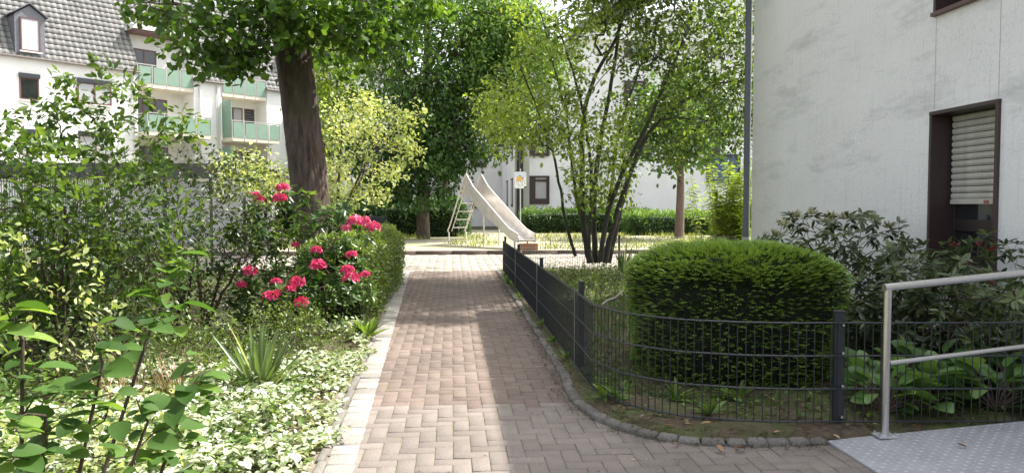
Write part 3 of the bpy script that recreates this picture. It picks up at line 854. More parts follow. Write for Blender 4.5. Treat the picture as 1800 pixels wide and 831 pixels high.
# dormer
def dormer(u0, u1, z0, z1):
    yf = roof_y(z0 - .1) - .12; yb_ = roof_y(z1 + .9); um = (u0 + u1) / 2
    mb = MB(); pts = [(u0 - .22, z0 - .15), (u1 + .22, z0 - .15), (u1 + .22, z1 + .12), (um, z1 + .62), (u0 - .22, z1 + .12)]
    mb.prism(pts, yf, yb_, lambda a, b, t_: (a, t_, b)); d = mb.build("dormer", plain("slate_cladding", (.15, .155, .18), .6, 0, .25, 12, .3), lb)
    mb = MB()
    for sg in (-1, 1):
        a = (um, z1 + .70); b = (um + sg * (u1 - u0) / 2 + sg * .36, z1 + .10)
        mb.add([(a[0], yf - .12, a[1]), (b[0], yf - .12, b[1]), (b[0], yb_, b[1]), (a[0], yb_, a[1]), (a[0], yf - .12, a[1] + .06), (b[0], yf - .12, b[1] + .06), (b[0], yb_, b[1] + .06), (a[0], yb_, a[1] + .06)],
               [(0, 1, 2, 3), (4, 5, 6, 7), (0, 1, 5, 4), (1, 2, 6, 5), (3, 0, 4, 7)])
    mb.build("dormer_roof", plain("slate_dark", (.11, .115, .135), .6), d)
    lwindow(u0, u1, z0, z1, yf - .03, 'sky_pane', 1, False)
M['sky_pane'] = plain("pale_pane", (.5, .53, .58), .12, 0, .15, 1, 0, .7)
u0, u1, z0, z1 = px_rect(30, 35, 65, 93, -.35)
dormer(u0, u1, z0, z1); dormer(u0 - 5, u1 - 5, z0, z1)
def balcony(u0, u1, y0, z, h=1.0, n=3, side=True, wallback=None):
    """slab with green panels in a rail frame; y0: front"""
    mb = MB(); mb.box((u0, y0, z - .22), (u1, (wallback if wallback is not None else yd) - .002, z)); b_ = mb.build("balcony", plain("balcony_cream", (.66, .60, .50), .8), lb)
    mb = MB(); g = .07; wd = (u1 - u0) / n
    for q in range(n):
        mb = MB(); mb.box((u0 + q * wd + g, y0 - .02, z + .0), (u0 + (q + 1) * wd - g, y0 + .0, z + h - .1)); mb.build("panel", M['lgreen'], b_)
    if side:
        for us_ in (u0, u1):
            mb = MB(); mb.box((us_ - .01, y0 + .08, z), (us_ + .01, -.1, z + h - .1)); mb.build("panel", M['lgreen'], b_) if y0 < -.3 else None
    mb = MB()
    for q in range(n + 1): mb.bar((u0 + q * wd, y0 + .01, z - .2), (u0 + q * wd, y0 + .01, z + h), .05, .05, (0, 1, 0))
    mb.bar((u0, y0 + .01, z + h), (u1, y0 + .01, z + h), .05, .05)
    if y0 < -.3:
        for us_ in (u0, u1): mb.bar((us_, y0, z + h), (us_, -.02, z + h), .04, .04)
    mb.build("rail", plain("rail_grey", (.4, .39, .38), .5, .3), b_)
    return b_
for bi, (a, b) in enumerate(bays):
    ztop = uv(285, 148, 0)[1] if bi == 0 else uv(285, 148, 0)[1]
    zt = ztop - .05
    # upper loggia inside the roof
    balcony(a + .02, b - .02, -.02, zt, 1.02, 4 if bi else 4, False)
    lwindow(a + .25, a + (b - a) * .52, zt + .05, zt + 2.1, yd, 'glass_dark', 2, False)
    mb = MB(); mb.box((a - .1, -.15 + yd * .25, DZ - .02), (b + .1, yd + .4, DZ + .2)); mb.build("canopy", plain("canopy_white", (.75, .74, .72), .8), lb)
    mb = MB(); mb.box((a, yd * .25 - .05, DZ - .16), (b, yd - .01, DZ - .022)); mb.build("canopy_soffit", M['rbrown'], lb)
    for fl in (1, 2):
        zz = zt - FLR * fl
        balcony(a + .02, b + (.45 if bi == 0 else .2), -1.15, zz, 1.0, 4)
        lwindow(a + .15, a + (b - a) * .70, zz + .05, zz + 2.1, yd, 'glass_dark' if bi == 0 else 'curtain', 3, False)
        if bi: lwindow(b - (b - a) * .26, b - .1, zz + .5, zz + 2.1, yd, 'glass_dark', 1, False, louvre=True)
        if bi: 
            mb = MB(); mb.box((a - .01, -1.1, zz + .02), (a + .03, -.02, zz + 2.2)); mb.build("privacy_screen", M['lgreen'], lb)
# white gable cheeks between loggia and roof sections are the section walls themselves; a few more windows further on
for (a, b) in ((uF + 1.2, uF + 2.4), (uF + 4.5, uF + 5.7)):
    for dz in (0, FLR, 2 * FLR): lwindow(a, b, z0 - dz - 2.0, z1 - dz - 2.3)

# ------------------------------------------------------------------ building at the back
bb = empty("apartment_building", (4.15, 40, 0), 0, "white apartment block with dark brown windows behind the slide", "building")
M['bwall'] = plain("back_white_render", (.86, .85, .85), .9, 0, .08, .7, .15)  # one even near-white colour
M['bside'] = plain("greenish_render", (.45, .46, .39), .9, 0, .15, .6, .2)
mb = MB(); ox, oy = 4.15, 40
mb.box((0, 0, -.03), (22, 12, 10.3))
mb.build("wall", M['bwall'], bb)
xs0 = (905 - 795) / 1300 * 40 - ox
mb = MB(); mb.box((xs0, -.25, -.03), (-.002, 9.9, 10.6)); mb.build("stair_pier", M['bside'], bb)
mb = MB(); mb.box((-12, 10, -.03), (-.003, 20, 9.9)); mb.build("wall", plain("pinkish_render", (.82, .78, .77), .9, 0, .06, .8, .1), bb)
mb = MB(); mb.box((xs0 - .02, -.02, -.03), (xs0 - .001, 9.9, 10.4)); mb.build("wall", M['bwall'], bb)
mb = MB(); mb.prism([(2.6, 10.3), (2.6, 10.6), (22.4, 16), (22.4, 10.3)], -.3, 12, lambda a, b, t_: (a, t_, b)); mb.build("gable", M['bwall'], bb)
mb = MB(); mb.prism([(2.2, 10.45), (2.2, 10.75), (12, 17.5), (22.5, 17.5), (22.5, 17.2), (12.1, 17.2)], -.6, 12.2, lambda a, b, t_: (a, t_, b)); mb.build("roof", plain("roof_grey", (.22, .22, .23), .7), bb)
for xx in (910.5, 917.5):
    x = (xx - 795) / 1300 * 39.7 - ox
    mb = MB(); mb.tube([(x, -.33, 0), (x, -.33, 10.5)], .07, 8); mb.build("downpipe", M['rubber'], bb)
def bwindow(x0, x1, z0, z1, y=0.0, pane='curtain', prot=.12):
    mb = MB(); t = .1
    mb.box((x0, y - prot, z0), (x0 + t * 2.6, y + .02, z1)); mb.box((x1 - t, y - prot, z0), (x1, y + .02, z1)); mb.box((x0 + 2.6 * t, y - prot, z0), (x1 - t, y + .02, z0 + .3)); mb.box((x0 + 2.6 * t, y - prot, z1 - .1), (x1 - t, y + .02, z1))
    w_ = mb.build("window", M['brown'], bb)
    mb = MB(); mb.box((x0 + 2.6 * t, y - .03, z0 + .3), (x1 - t, y - .02, z1 - .1)); mb.build("pane", M[pane], w_)
    mb = MB(); mb.box((x0 + 2.6 * t, y - .07, z0 + .3), (x0 + 3.8 * t, y - .031, z1 - .1)); mb.box((x1 - 1.6 * t, y - .07, z0 + .3), (x1 - t, y - .031, z1 - .1)); mb.box((x0 + 3.8 * t, y - .07, z1 - .32), (x1 - 1.6 * t, y - .031, z1 - .2)); mb.build("sash", M['brown'], w_)
bx0, bx1 = (929 - 795) / 1300 * 40 - ox, (966 - 795) / 1300 * 40 - ox
for fl in range(4): bwindow(bx0, bx1, 1.45 + fl * 2.6, 2.98 + fl * 2.6)
for xx in (5.2, 9.4, 13.2):
    for fl in range(1, 4): bwindow(xx, xx + 1.2, 1.6 + fl * 2.6, 2.95 + fl * 2.6, 0, 'curtain')
mb = MB(); x0_, x1_ = (1250 - 795) / 1300 * 40 - ox, (1312 - 795) / 1300 * 40 - ox
mb.box((x0_, -.1, 2.6), (x0_ + .14, .02, 4.2)); mb.box((x0_ + .14, -.1, 4.06), (x1_, .02, 4.2)); mb.box((x1_ - .1, -.1, 2.6), (x1_, .02, 4.06)); wn = mb.build("window", M['anthracite'], bb)
mb = MB(); mb.box((x0_ + .14, -.04, 2.6), (x1_ - .1, -.03, 4.06)); mb.build("pane", plain("blue_pane", (.08, .12, .2), .2, 0, .2, 1, 0), wn)
# dark slit windows in the receding side wall
for fl in range(4):
    for (ya, yb_) in ((.9, 2.2), (4.6, 6.0)):
        mb = MB(); x = xs0 - .02; mb.box((x - .03, ya, 1.3 + fl * 2.6), (x - .002, yb_, 2.9 + fl * 2.6)); wn = mb.build("window", M['brown'], bb)
        mb = MB(); mb.box((x - .035, ya + .1, 1.45 + fl * 2.6), (x - .031, yb_ - .1, 2.8 + fl * 2.6)); mb.build("pane", M['glass_dark'], wn)
for fl in range(3):
    for x in (-2.9, -5.2, -8):
        bwindow(x, x + 1.05, 1.2 + fl * 2.75, 2.6 + fl * 2.75, 10, 'curtain', .1)
# ------------------------------------------------------------------ playground: slide, sign, sand board, bench
Z0 = .1
slide = empty("playground_slide", (.69, 24.4, Z0), 0, "old metal playground slide with ladder on the sunny play area", "slide")
so_ = Vector((.69, 24.4, Z0))
M['slide'] = plain("worn_steel_sheet", (.66, .62, .58), .38, .7, .14, 4, .04)
M['slide_bed'] = plain("polished_bed", (.8, .79, .77), .25, .8, .05, 6, .02)
M['slide_tube'] = plain("slide_tube_grey", (.62, .58, .53), .5, .35, .15, 20, .05)
C = Vector((.69, 24.4, 0)); E = Vector((2.15, 21.2, 0)); dv = (E - C); Ln = dv.length; dv.normalize(); pv = Vector((-dv.y, dv.x, 0))
W2 = .27
def sp(t, s, z): return C + dv * t + pv * s + Vector((0, 0, z)) - so_
# bed profile along t
prof = [(-.22, 1.73), (.12, 1.72), (.3, 1.64), (.55, 1.48), (2.7, .58), (3.0, .45), (3.25, .39), (Ln, .36)]
topp = [(-.22, 1.78), (-.05, 2.37), (.06, 2.39), (.55, 1.98), (2.7, .82), (3.0, .68), (3.25, .61), (Ln - .05, .55)]
mb = MB()
vs = []; 
for (t, z) in prof: vs += [sp(t, -W2, z), sp(t, W2, z)]
mb.add(vs, [(2 * i, 2 * i + 2, 2 * i + 3, 2 * i + 1) for i in range(len(prof) - 1)])
vs = [q - Vector((0, 0, .012)) for q in vs]
mb.add(vs, [(2 * i, 2 * i + 1, 2 * i + 3, 2 * i + 2) for i in range(len(prof) - 1)])
mb.build("chute", M['slide_bed'], slide)
for sg in (-1, 1):
    mb = MB(); s = sg * (W2 + .006)
    for s2 in (s - .006, s + .006):
        vs = []
        for (t, z), (t2, z2) in zip(prof, topp): vs += [sp(t, s2, z - .05), sp(t2, s2, z2)]
        mb.add(vs, [(2 * i, 2 * i + 2, 2 * i + 3, 2 * i + 1) for i in range(len(prof) - 1)])
    sw = mb.build("side_panel", M['slide'], slide)
    mb = MB(); mb.tube([sp(t, s, z) for t, z in topp], .024, 10); mb.build("edge_rail", M['slide_tube'], sw)
# ladder: long rails from the peaks to the ground with a bend
fl_, fr_ = Vector((-.12, 24.75, Z0)), Vector((.45, 24.95, Z0))
for sg, ft in ((-1, fl_), (1, fr_)):
    a = sp(-.05, sg * W2, 2.37); b = ft - so_
    mid = b + Vector((-.02, 0, .42)); 
    mb = MB(); mb.tube([a, a + (mid - a) * .9, mid + Vector((-.015, .01, .03)), mid + Vector((.03, -.01, -.06)), b + Vector((0, 0, -.02))], .022, 10); mb.build("ladder_rail", M['slide_tube'], slide)
ta, tb = sp(-.2, -W2, 1.72), sp(-.2, W2, 1.72)
for sg, ft, tp in ((-1, fl_, ta), (1, fr_, tb)):
    b = ft - so_ + Vector((.1 * (1 if sg < 0 else -.2), .0, .42)); mb = MB(); mb.tube([tp, b], .016, 8); mb.build("ladder_stringer", M['slide_tube'], slide)
for q in range(4):
    f = (q + 1) / 4.6; a = ta + (fl_ - so_ + Vector((.1, 0, .38)) - ta) * f; b = tb + (fr_ - so_ + Vector((-.02, 0, .38)) - tb) * f
    mb = MB(); mb.bar(a, b, .11, .03); mb.build("tread", M['slide_tube'], slide, .006)
mb = MB(); a = sp(Ln - .35, -W2 * .8, .36); b = sp(Ln - .35, W2 * .8, .36)
mb.bar(a, a - Vector((0, 0, .4)), .05, .05, (0, 1, 0)); mb.bar(b, b - Vector((0, 0, .4)), .05, .05, (0, 1, 0)); mb.build("support_leg", M['slide_tube'], slide)
mb = MB(); mb.tube([sp(1.3, -W2, 1.1), sp(1.3, -W2, -.02 + Z0)], .024, 8); mb.tube([sp(1.3, W2, 1.1), sp(1.3, W2, -.02 + Z0)], .024, 8); mb.tube([sp(1.3, -W2, .5), sp(1.3, W2, .5)], .018, 8); mb.build("support_leg", M['slide_tube'], slide)
# timber board under the slide's end
bd = MB(); 
for q, (z, hh) in enumerate(((Z0 - .02, .13), (Z0 + .115, .07))):
    bd.box((-.27, -.05 + q * .004, z), (.27, .05 + q * .004, z + hh))
tb_ = bd.build("timber_sleeper", plain("reddish_timber", (.30, .13, .07), .8, 0, .35, 9, .4), None, .01)
tb_.location = (E.x + .03, E.y - .03, 0); tag(tb_, "short reddish timber sleeper at the foot of the slide", "timber board")
mb = MB(); mb.box((-.30, -.22, .32 - .0), (.30, .0, .345)); mb.build("landing_lip", M['slide_bed'], slide).location = (E.x - .69 - .02, E.y - 24.4 + .1, -.05)

sg_ = Vector((2.49, 27, Z0))
sign = empty("playground_sign", sg_, 0, "white playground rules sign with orange picture on a thin steel pole", "sign")
mb = MB(); mb.tube([(0, .02, 0), (0, .02, 2.62)], .022, 10); mb.build("pole", M['galv'], sign)
zb, zt = 1.38 + (361 - 331) / 1300 * 27 - Z0, 1.38 + (361 - 302) / 1300 * 27 - Z0
hw = .215
mb = MB(); 
cr = .05; outl = []
for cx_, cz_, a0 in ((hw - cr, zt - cr, 0), (-hw + cr, zt - cr, 90), (-hw + cr, zb + cr, 180), (hw - cr, zb + cr, 270)):
    for q in range(5): a = rad(a0 + q * 22.5); outl.append((cx_ + cr * math.cos(a), cz_ + cr * math.sin(a)))
mb.prism(outl, -.012, 0, lambda a, b, t_: (a, t_, b)); bo = mb.build("board", plain("sign_white", (.8, .8, .78), .35), sign)
def spatch(x0, z0, x1, z1, mat, y=-.0145):
    mb.box((x0 * hw * 2 - hw, y, zb + z0 * (zt - zb)), (x1 * hw * 2 - hw, -.0125, zb + z1 * (zt - zb)))
sm = {n: plain("sign_" + n, c, .4) for n, c in dict(lilac=(.62, .66, .8), orange=(.78, .42, .12), green=(.16, .36, .08), yellow=(.75, .62, .12), red=(.6, .1, .06), dark=(.03, .04, .05), grey=(.25, .28, .25)).items()}
mb = MB(); spatch(.06, .66, .94, .95, 0); pic = mb.build("picture_sky", sm['lilac'], bo)
mb = MB(); spatch(.16, .50, .64, .68, 0, -.0165); spatch(.22, .685, .52, .72, 0, -.0165); mb.build("picture_figure", sm['orange'], bo)
mb = MB(); spatch(.38, .722, .5, .80, 0, -.0165); spatch(.52, .70, .62, .76, 0, -.0165); spatch(.66, .44, .9, .47, 0, -.0165); mb.build("picture_leaf", sm['green'], bo)
mb = MB(); spatch(.08, .47, .9, .498, 0, -.0155); mb.build("picture_ground", sm['yellow'], bo)
mb = MB(); spatch(.12, .445, .62, .468, 0, -.0165); mb.build("headline", sm['red'], bo)
mb = MB(); spatch(.66, .56, .76, .66, 0, -.0168); spatch(.80, .02, 1.0, .115, 0, -.0155); mb.build("picture_dark", sm['dark'], bo)
mb = MB()
for (x, z) in ((.12, .33), (.3, .34), (.5, .36), (.66, .33), (.82, .3), (.2, .22), (.36, .2), (.6, .24), (.3, .09), (.46, .12), (.62, .17)): spatch(x, z, x + .08, z + .05, 0)
mb.build("pictogram", sm['grey'], bo)

bnw = Vector((-2.9, 28.2, Z0))
bench = empty("park_bench", bnw, 0, "dark grey park bench half hidden behind the pink flowers by the big tree", "bench")
M['bench'] = plain("bench_slate", (.06, .065, .08), .6)
mb = MB()
for q in range(4): mb.box((-.95, -.2 + q * .11, .42), (.42, -.11 + q * .11, .46))
mb.build("seat", M['bench'], bench, .005)
mb = MB()
for q in range(3): mb.box((-.95, .27, .52 + q * .13), (.42, .30, .62 + q * .13))
mb.build("backrest", M['bench'], bench, .005)
for x in (-.85, .38):
    mb = MB(); mb.box((x - .04, -.24, 0), (x + .04, -.16, .62)); mb.box((x - .04, .24, 0), (x + .04, .32, .9)); mb.box((x - .045, -.26, .62), (x + .045, .3, .68)); mb.build("side_frame", M['bench'], bench, .006)
# ------------------------------------------------------------------ vegetation
G = {}
G['linden'] = leaf_mat("linden_leaf", [(0, (.025, .058, .012)), (.5, (.075, .15, .024)), (1, (.18, .28, .045))], .48, .42, .4)
G['dark'] = leaf_mat("deep_green_leaf", [(0, (.018, .05, .014)), (.5, (.06, .135, .032)), (1, (.17, .28, .065))], .35, .4, .4)
G['olive'] = leaf_mat("olive_green_leaf", [(0, (.022, .05, .010)), (.5, (.10, .175, .028)), (1, (.30, .40, .07))], .42, .42, .45, 1.3)
G['bright'] = leaf_mat("yellow_green_leaf", [(0, (.06, .11, .015)), (.5, (.14, .22, .03)), (1, (.26, .34, .06))], .5, .45, .4)
G['cream'] = leaf_mat("cream_variegated_leaf", [(0, (.10, .18, .03)), (.4, (.28, .37, .10)), (1, (.66, .69, .38))], .4, .5, .4, 1.15)
G['shrub'] = leaf_mat("shrub_leaf", [(0, (.026, .054, .014)), (.5, (.075, .135, .03)), (1, (.19, .28, .06))], .42, .45, .4)
G['fine'] = leaf_mat("small_dark_leaf", [(0, (.022, .042, .012)), (.5, (.065, .105, .024)), (1, (.16, .22, .05))], .3, .4, .5)
G['box'] = leaf_mat("hedge_leaf", [(0, (.035, .07, .014)), (.5, (.11, .17, .03)), (1, (.26, .33, .08))], .35, .38, .5)
G['rhodo'] = leaf_mat("rhododendron_leaf", [(0, (.035, .058, .024)), (.5, (.105, .145, .052)), (1, (.25, .30, .13))], .2, .36, .5)
G['rhodob'] = leaf_mat("fresh_rhododendron_leaf", [(0, (.03, .07, .015)), (.5, (.07, .14, .03)), (1, (.17, .26, .06))], .3, .35, .5)
G['yew'] = leaf_mat("yew_needles", [(0, (.012, .026, .007)), (.4, (.045, .085, .018)), (.72, (.15, .255, .05)), (1, (.26, .39, .08))], .25, .42, .4)
G['big'] = leaf_mat("quince_leaf", [(0, (.045, .10, .022)), (.5, (.095, .185, .042)), (1, (.22, .33, .07))], .45, .6, .22)
G['cover'] = leaf_mat("silver_ground_cover", [(0, (.05, .10, .02)), (.3, (.15, .22, .05)), (.5, (.33, .39, .24)), (1, (.66, .69, .56))], .25, .45, .45, 1.2)
G['strap'] = leaf_mat("grey_green_strap", [(0, (.06, .11, .035)), (.6, (.14, .21, .08)), (1, (.45, .50, .33))], .3, .35, .5)
G['dry'] = leaf_mat("dry_stalk", [(0, (.14, .075, .04)), (.5, (.33, .21, .13)), (1, (.56, .43, .30))], .2, .6, .3, 1.0)
G['grass'] = leaf_mat("grass_blade", [(0, (.05, .08, .015)), (.6, (.15, .2, .04)), (1, (.42, .42, .14))], .35, .5, .4)
G['bergenia'] = leaf_mat("bergenia_leaf", [(0, (.05, .11, .03)), (.5, (.11, .21, .055)), (1, (.22, .34, .10))], .3, .35, .5)
G['weed'] = leaf_mat("weed_leaf", [(0, (.03, .06, .012)), (.5, (.075, .14, .025)), (1, (.2, .3, .06))], .35, .45, .4)
G['pink'] = leaf_mat("pink_petal", [(0, (.46, .02, .10)), (.5, (.74, .08, .25)), (1, (.9, .36, .56))], .35, .5, .3, 1.0)
G['bud'] = leaf_mat("cream_bud", [(0, (.30, .30, .16)), (1, (.62, .6, .42))], .2, .5, .3, 1.0)
G['fallen'] = leaf_mat("fallen_leaf", [(0, (.10, .045, .02)), (.5, (.25, .12, .06)), (1, (.5, .34, .2))], .1, .7, .3, 1.0)
B = {}
B['trunk'] = bark_mat("dark_bark", (.024, .017, .014), (.16, .11, .088), (.05, .05, .018), 5)
B['stem'] = bark_mat("brown_stem", (.05, .035, .024), (.12, .085, .06), None, 10)
B['grey'] = bark_mat("dark_grey_stem", (.03, .027, .024), (.085, .075, .062), (.05, .06, .025), 8)
B['red'] = bark_mat("reddish_bark", (.10, .068, .055), (.21, .145, .12), None, 8)

def rel(P, o): return P - np.array(o)[None]

# ---- the big trunk on the left with its overhanging crown
to = np.array((-1.93, 10.4, .03))
tree = empty("linden_tree", to, 0, "thick dark trunk on the left whose leafy crown hangs into the top of the view", "tree")
p = Plant()
top = np.array((-2.32, 10.45, 4.6))
p.limbs([(-1.80, 10.4, -.05), (-1.86, 10.4, .5), (-2.0, 10.4, 2.0), (-2.15, 10.4, 3.4), top], .265, .222, True, .06)
for i in range(8): p.rad[i] = .34 - .0095 * i
for e, r in (((-4.6, 9.6, 5.6), .09), ((-3.9, 12.0, 6.8), .1), ((-1.6, 12.6, 6.6), .1), ((-.7, 10.3, 6.2), .09), ((-2.2, 8.6, 6.0), .09), ((-2.5, 10.6, 8.5), .14), ((-3.4, 8.7, 4.4), .07), ((-3.9, 9.9, 4.2), .06)):
    e = np.array(e); s0 = np.array((-2.2, 10.4, 3.5)) + (top - np.array((-2.2, 10.4, 3.5))) * R.random()
    p.limbs([s0, s0 * .6 + e * .4 + np.array((0, 0, .5)), e], r, .03, False, .25)
A = [blob_pts(560, (-2.35, 10.4, 7.4), (2.9, 2.9, 2.5), 26, .24, .6)]
# the low fringe that shows: left spray, over the trunk, right spray
def fringe(cs, n, s): return np.concatenate([np.array(c) + R.normal(size=(n, 3)) * np.array(s) for c in cs])
A.append(fringe([dp(240, 14, 9.4), dp(285, 8, 9.6), dp(320, 40, 9.3), dp(345, 92, 9.2), dp(300, 76, 9.2), dp(395, 78, 9.4), dp(420, 25, 9.7), dp(455, 62, 9.8), dp(380, 10, 9.5), dp(440, 92, 9.6), dp(375, 112, 9.2), dp(350, 55, 9.4), dp(420, 105, 9.5)], 10, (.17, .3, .10)))
A.append(fringe([dp(500, 45, 9.7), dp(540, 30, 9.7), dp(580, 38, 9.9), dp(470, 18, 9.6), dp(520, 5, 9.6), dp(450, 5, 9.8), dp(490, 25, 10), dp(560, 10, 10), dp(495, 72, 9.5), dp(570, 62, 9.9)], 16, (.18, .25, .10)))
A.append(fringe([dp(610, 45, 10.3), dp(640, 75, 10.6), dp(620, 20, 10.4), dp(670, 28, 10.8), dp(645, 55, 10.5), dp(705, 12, 11), dp(600, 12, 10), dp(640, 5, 10.2), dp(615, 85, 10.6), dp(730, 8, 11), dp(590, 95, 11.6), dp(630, 105, 11.8), dp(760, 6, 11.4), dp(690, 50, 11)], 13, (.17, .3, .09)))
A.append(fringe([dp(255, 8, 9), dp(228, 10, 9)], 6, (.10, .2, .05)))
A = np.concatenate(A); A = A[A[:, 2] > 3.0]
qx, qy = proj(A); A = A[~(((qx < 218) & (qx > -300) & (qy > -60)) | ((qx >= 200) & (qx < 262) & (qy > 25)) | ((qx < 300) & (qy > 62)) | ((qx > 665) & (qy > 105)) | ((qx < 310) & (qy > 85)) | ((qx > 745) & (qy > 20)) | (qy > 128))]
p.grow(A, .22, .5, .05, .08, minz=3.3); p.finish(.005)
tk = p.wood("trunk", B['trunk'], tree, 56, 5, .004, to)
for v_ in tk.data.vertices:          # ridged bark
    x, y, z = v_.co; wz = z + .03
    if wz < 4.3:
        axx = np.interp(wz, [0, .5, 2, 3.4, 4.6], [-1.80, -1.86, -2.0, -2.15, -2.32]) - to[0]; ddx, ddy = x - axx, y; rr_ = math.hypot(ddx, ddy)
        if .15 < rr_ < .5:
            a_ = math.atan2(ddy, ddx); k_ = 1 + (.026 * math.sin(19 * a_ + 2.5 * math.sin(wz * 2.1)) + .02 * math.sin(33 * a_ + 4 * math.sin(wz * 1.4 + a_)) + .03 * math.sin(3 * a_ + wz * .7) + .012 * math.sin(wz * 23 + a_ * 6))
            v_.co.x = axx + ddx * k_; v_.co.y = ddy * k_
P, D, N, L, W, t = plant_leaves(p, 10, .10, .095, .84, up=.9, out=.5, droop=.5, maxtip=3, tint0=.42, tvar=.2)
leaves("crown", rel(P, to), D, N, L, W, t, G['linden'], tree, 'oval', .12, .12)

# ---- light, cream leaved small tree behind the trunk
o = np.array((-2.5, 15.0, .02))
tr = empty("variegated_maple", o, 0, "sunlit small tree with pale cream green leaves right of the thick trunk", "tree")
p = Plant()
for i, e in enumerate(((-3.3, 15.1, 2.6), (-2.2, 15.3, 3.1), (-1.4, 14.8, 2.7), (-2.9, 14.6, 3.0), (-1.8, 15.2, 2.0))):
    e = np.array(e); b = o + np.array((R.normal() * .12, R.normal() * .12, -.05)); p.limbs([b, b * .5 + e * .5 + np.array((0, 0, .35)), e], .04, .015, True, .2)
A = np.concatenate([fringe([dp(px, py, 15 + R.normal() * .5) for px, py in ((650, 180), (690, 200), (715, 210), (660, 230), (620, 225), (600, 200), (585, 250), (700, 250), (640, 270), (600, 290), (720, 265), (680, 300), (590, 330), (625, 330), (655, 345), (600, 360), (570, 300), (640, 200), (480, 300), (450, 305), (430, 285), (470, 330), (410, 300), (455, 330), (490, 320), (520, 310), (400, 320))], 16, (.16, .3, .10))])
p.grow(A, .2, .4, .05, .05); p.finish(.005)
p.wood("trunk", B['stem'], tr, 8, 4, .003, o)
P, D, N, L, W, t = plant_leaves(p, 11, .085, .085, .5, up=1.0, out=.6, droop=.35, maxtip=2, tint0=.62, tvar=.2)
leaves("crown", rel(P, o), D, N, L, W, t, G['cream'], tr, 'leaf', .1, .15)

# ---- big deep green tree behind the slide's left
o = np.array((-1.1, 28.5, .1))
tr = empty("hornbeam_tree", o, 0, "large deep green tree reaching to the ground left of the slide", "tree")
p = Plant()
p.limbs([o, (-1.15, 28.6, 2), (-1.0, 28.7, 5), (-.9, 28.8, 9.5)], .26, .08, True, .3)
for e in ((-3.8, 28, 5.4), (1.6, 28, 6), (-2.8, 27.4, 8), (1.2, 27.2, 8.4), (-3.0, 27.6, 3.0), (.4, 26.8, 4.4), (1.9, 28.4, 4.4), (-.8, 26.6, 6.6), (-1.6, 27, 2.4), (.8, 27.4, 10)):
    e = np.array(e); zz = e[2] * .55 + .4; s0 = np.array((-1.05, 28.65, zz)); p.limbs([s0, s0 * .5 + e * .5 + np.array((0, 0, .4)), e], .07, .02, False, .3)
A = np.concatenate([blob_pts(1300, (-1.2, 28.2, 7.6), (3.9, 2.4, 3.6), 54, .18, .5), blob_pts(800, (-1.7, 27.6, 3.3), (2.3, 1.6, 2.4), 34, .22, .5), blob_pts(420, (.9, 27.8, 5.0), (1.9, 1.4, 1.9), 20, .22, .5), blob_pts(420, (1.7, 28.2, 8.0), (1.8, 1.4, 1.9), 20, .22, .5),
     fringe([dp(px, py, 27.3) for px, py in ((700, 300), (740, 310), (760, 330), (680, 330), (720, 345), (775, 300), (790, 280), (830, 270), (850, 262), (820, 240), (860, 225), (690, 270), (770, 340), (890, 60), (910, 90), (880, 120), (900, 40), (920, 20))], 9, (.3, .3, .2))])
A = A[A[:, 2] > .5]
p.grow(A, .35, .4, .1, .05); p.finish(.007)
p.wood("trunk", B['trunk'], tr, 10, 4, .006, o)
P, D, N, L, W, t = plant_leaves(p, 12, .2, .15, .62, up=.9, out=.6, droop=.6, maxtip=3, tint0=.52, tvar=.22)
t = t + .25 * np.clip((P[:, 2] - 4.8) / 2.5, -1, 1)  # sunlit upper crown put into the leaf tint by height
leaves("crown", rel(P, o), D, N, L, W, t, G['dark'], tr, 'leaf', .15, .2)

# ---- trees farther off, between and behind the buildings
def far_tree(name, x, y, h, r, crown_c, crown_r, label, mat, n=420, L_=.17, per=11, bark='trunk', tr_r=.16, tint0=.5, group=None, kind='leaf', spread=.22, zmin=None):
    o = np.array((x, y, .05)); tr = empty(name, o, 0, label, "tree", group); p = Plant()
    c = np.array(crown_c, float); p.limbs([o, (x + .05, y, h * .5), c + np.array((0, 0, crown_r[2] * .4))], tr_r, .05, True, .3)
    for q in range(7):
        d = rvec(1)[0]; e = c + d * np.array(crown_r) * .65; s0 = np.array((x, y, max(h * .55, e[2] * .6))); p.limbs([s0, s0 * .5 + e * .5 + np.array((0, 0, .2)), e], .05, .02, False, .3)
    A = blob_pts(n, c, crown_r, max(10, n // 20), .24, .55, zmin); p.grow(A, .35, .4, .1, .05); p.finish(.007)
    p.wood("trunk", B[bark], tr, 9, 4, .006, o)
    P, D, N, L, W, t = plant_leaves(p, per, spread, L_, .62, up=.9, out=.6, droop=.4, maxtip=3, tint0=tint0, tvar=.2)
    leaves("crown", rel(P, o), D, N, L, W, t, mat, tr, kind, .15, .15); return tr
far_tree("maple_tree", 8.75, 28, 3.4, 2, (8.75, 28, 4.6), (2.1, 1.6, 1.9), "small round crowned tree with a reddish trunk in front of the back wall", G['dark'], 480, .18, 12, 'red', .2, .55, spread=.16, zmin=2.7)
far_tree("robinia_tree", -.4, 31, 6, 2, (2.3, 30, 7.2), (2.6, 1.8, 2.2), "lighter green tree crown rising above the slide", G['dark'], 520, .14, 12, 'trunk', .14, .8, zmin=4.6)
far_tree("birch_tree", -4.7, 31, 5, 2, (-4.7, 31, 5.4), (1.7, 2, 2.8), "loose light green tree standing left of the deep green tree", G['bright'], 420, .14, 12, 'stem', .12, .55)

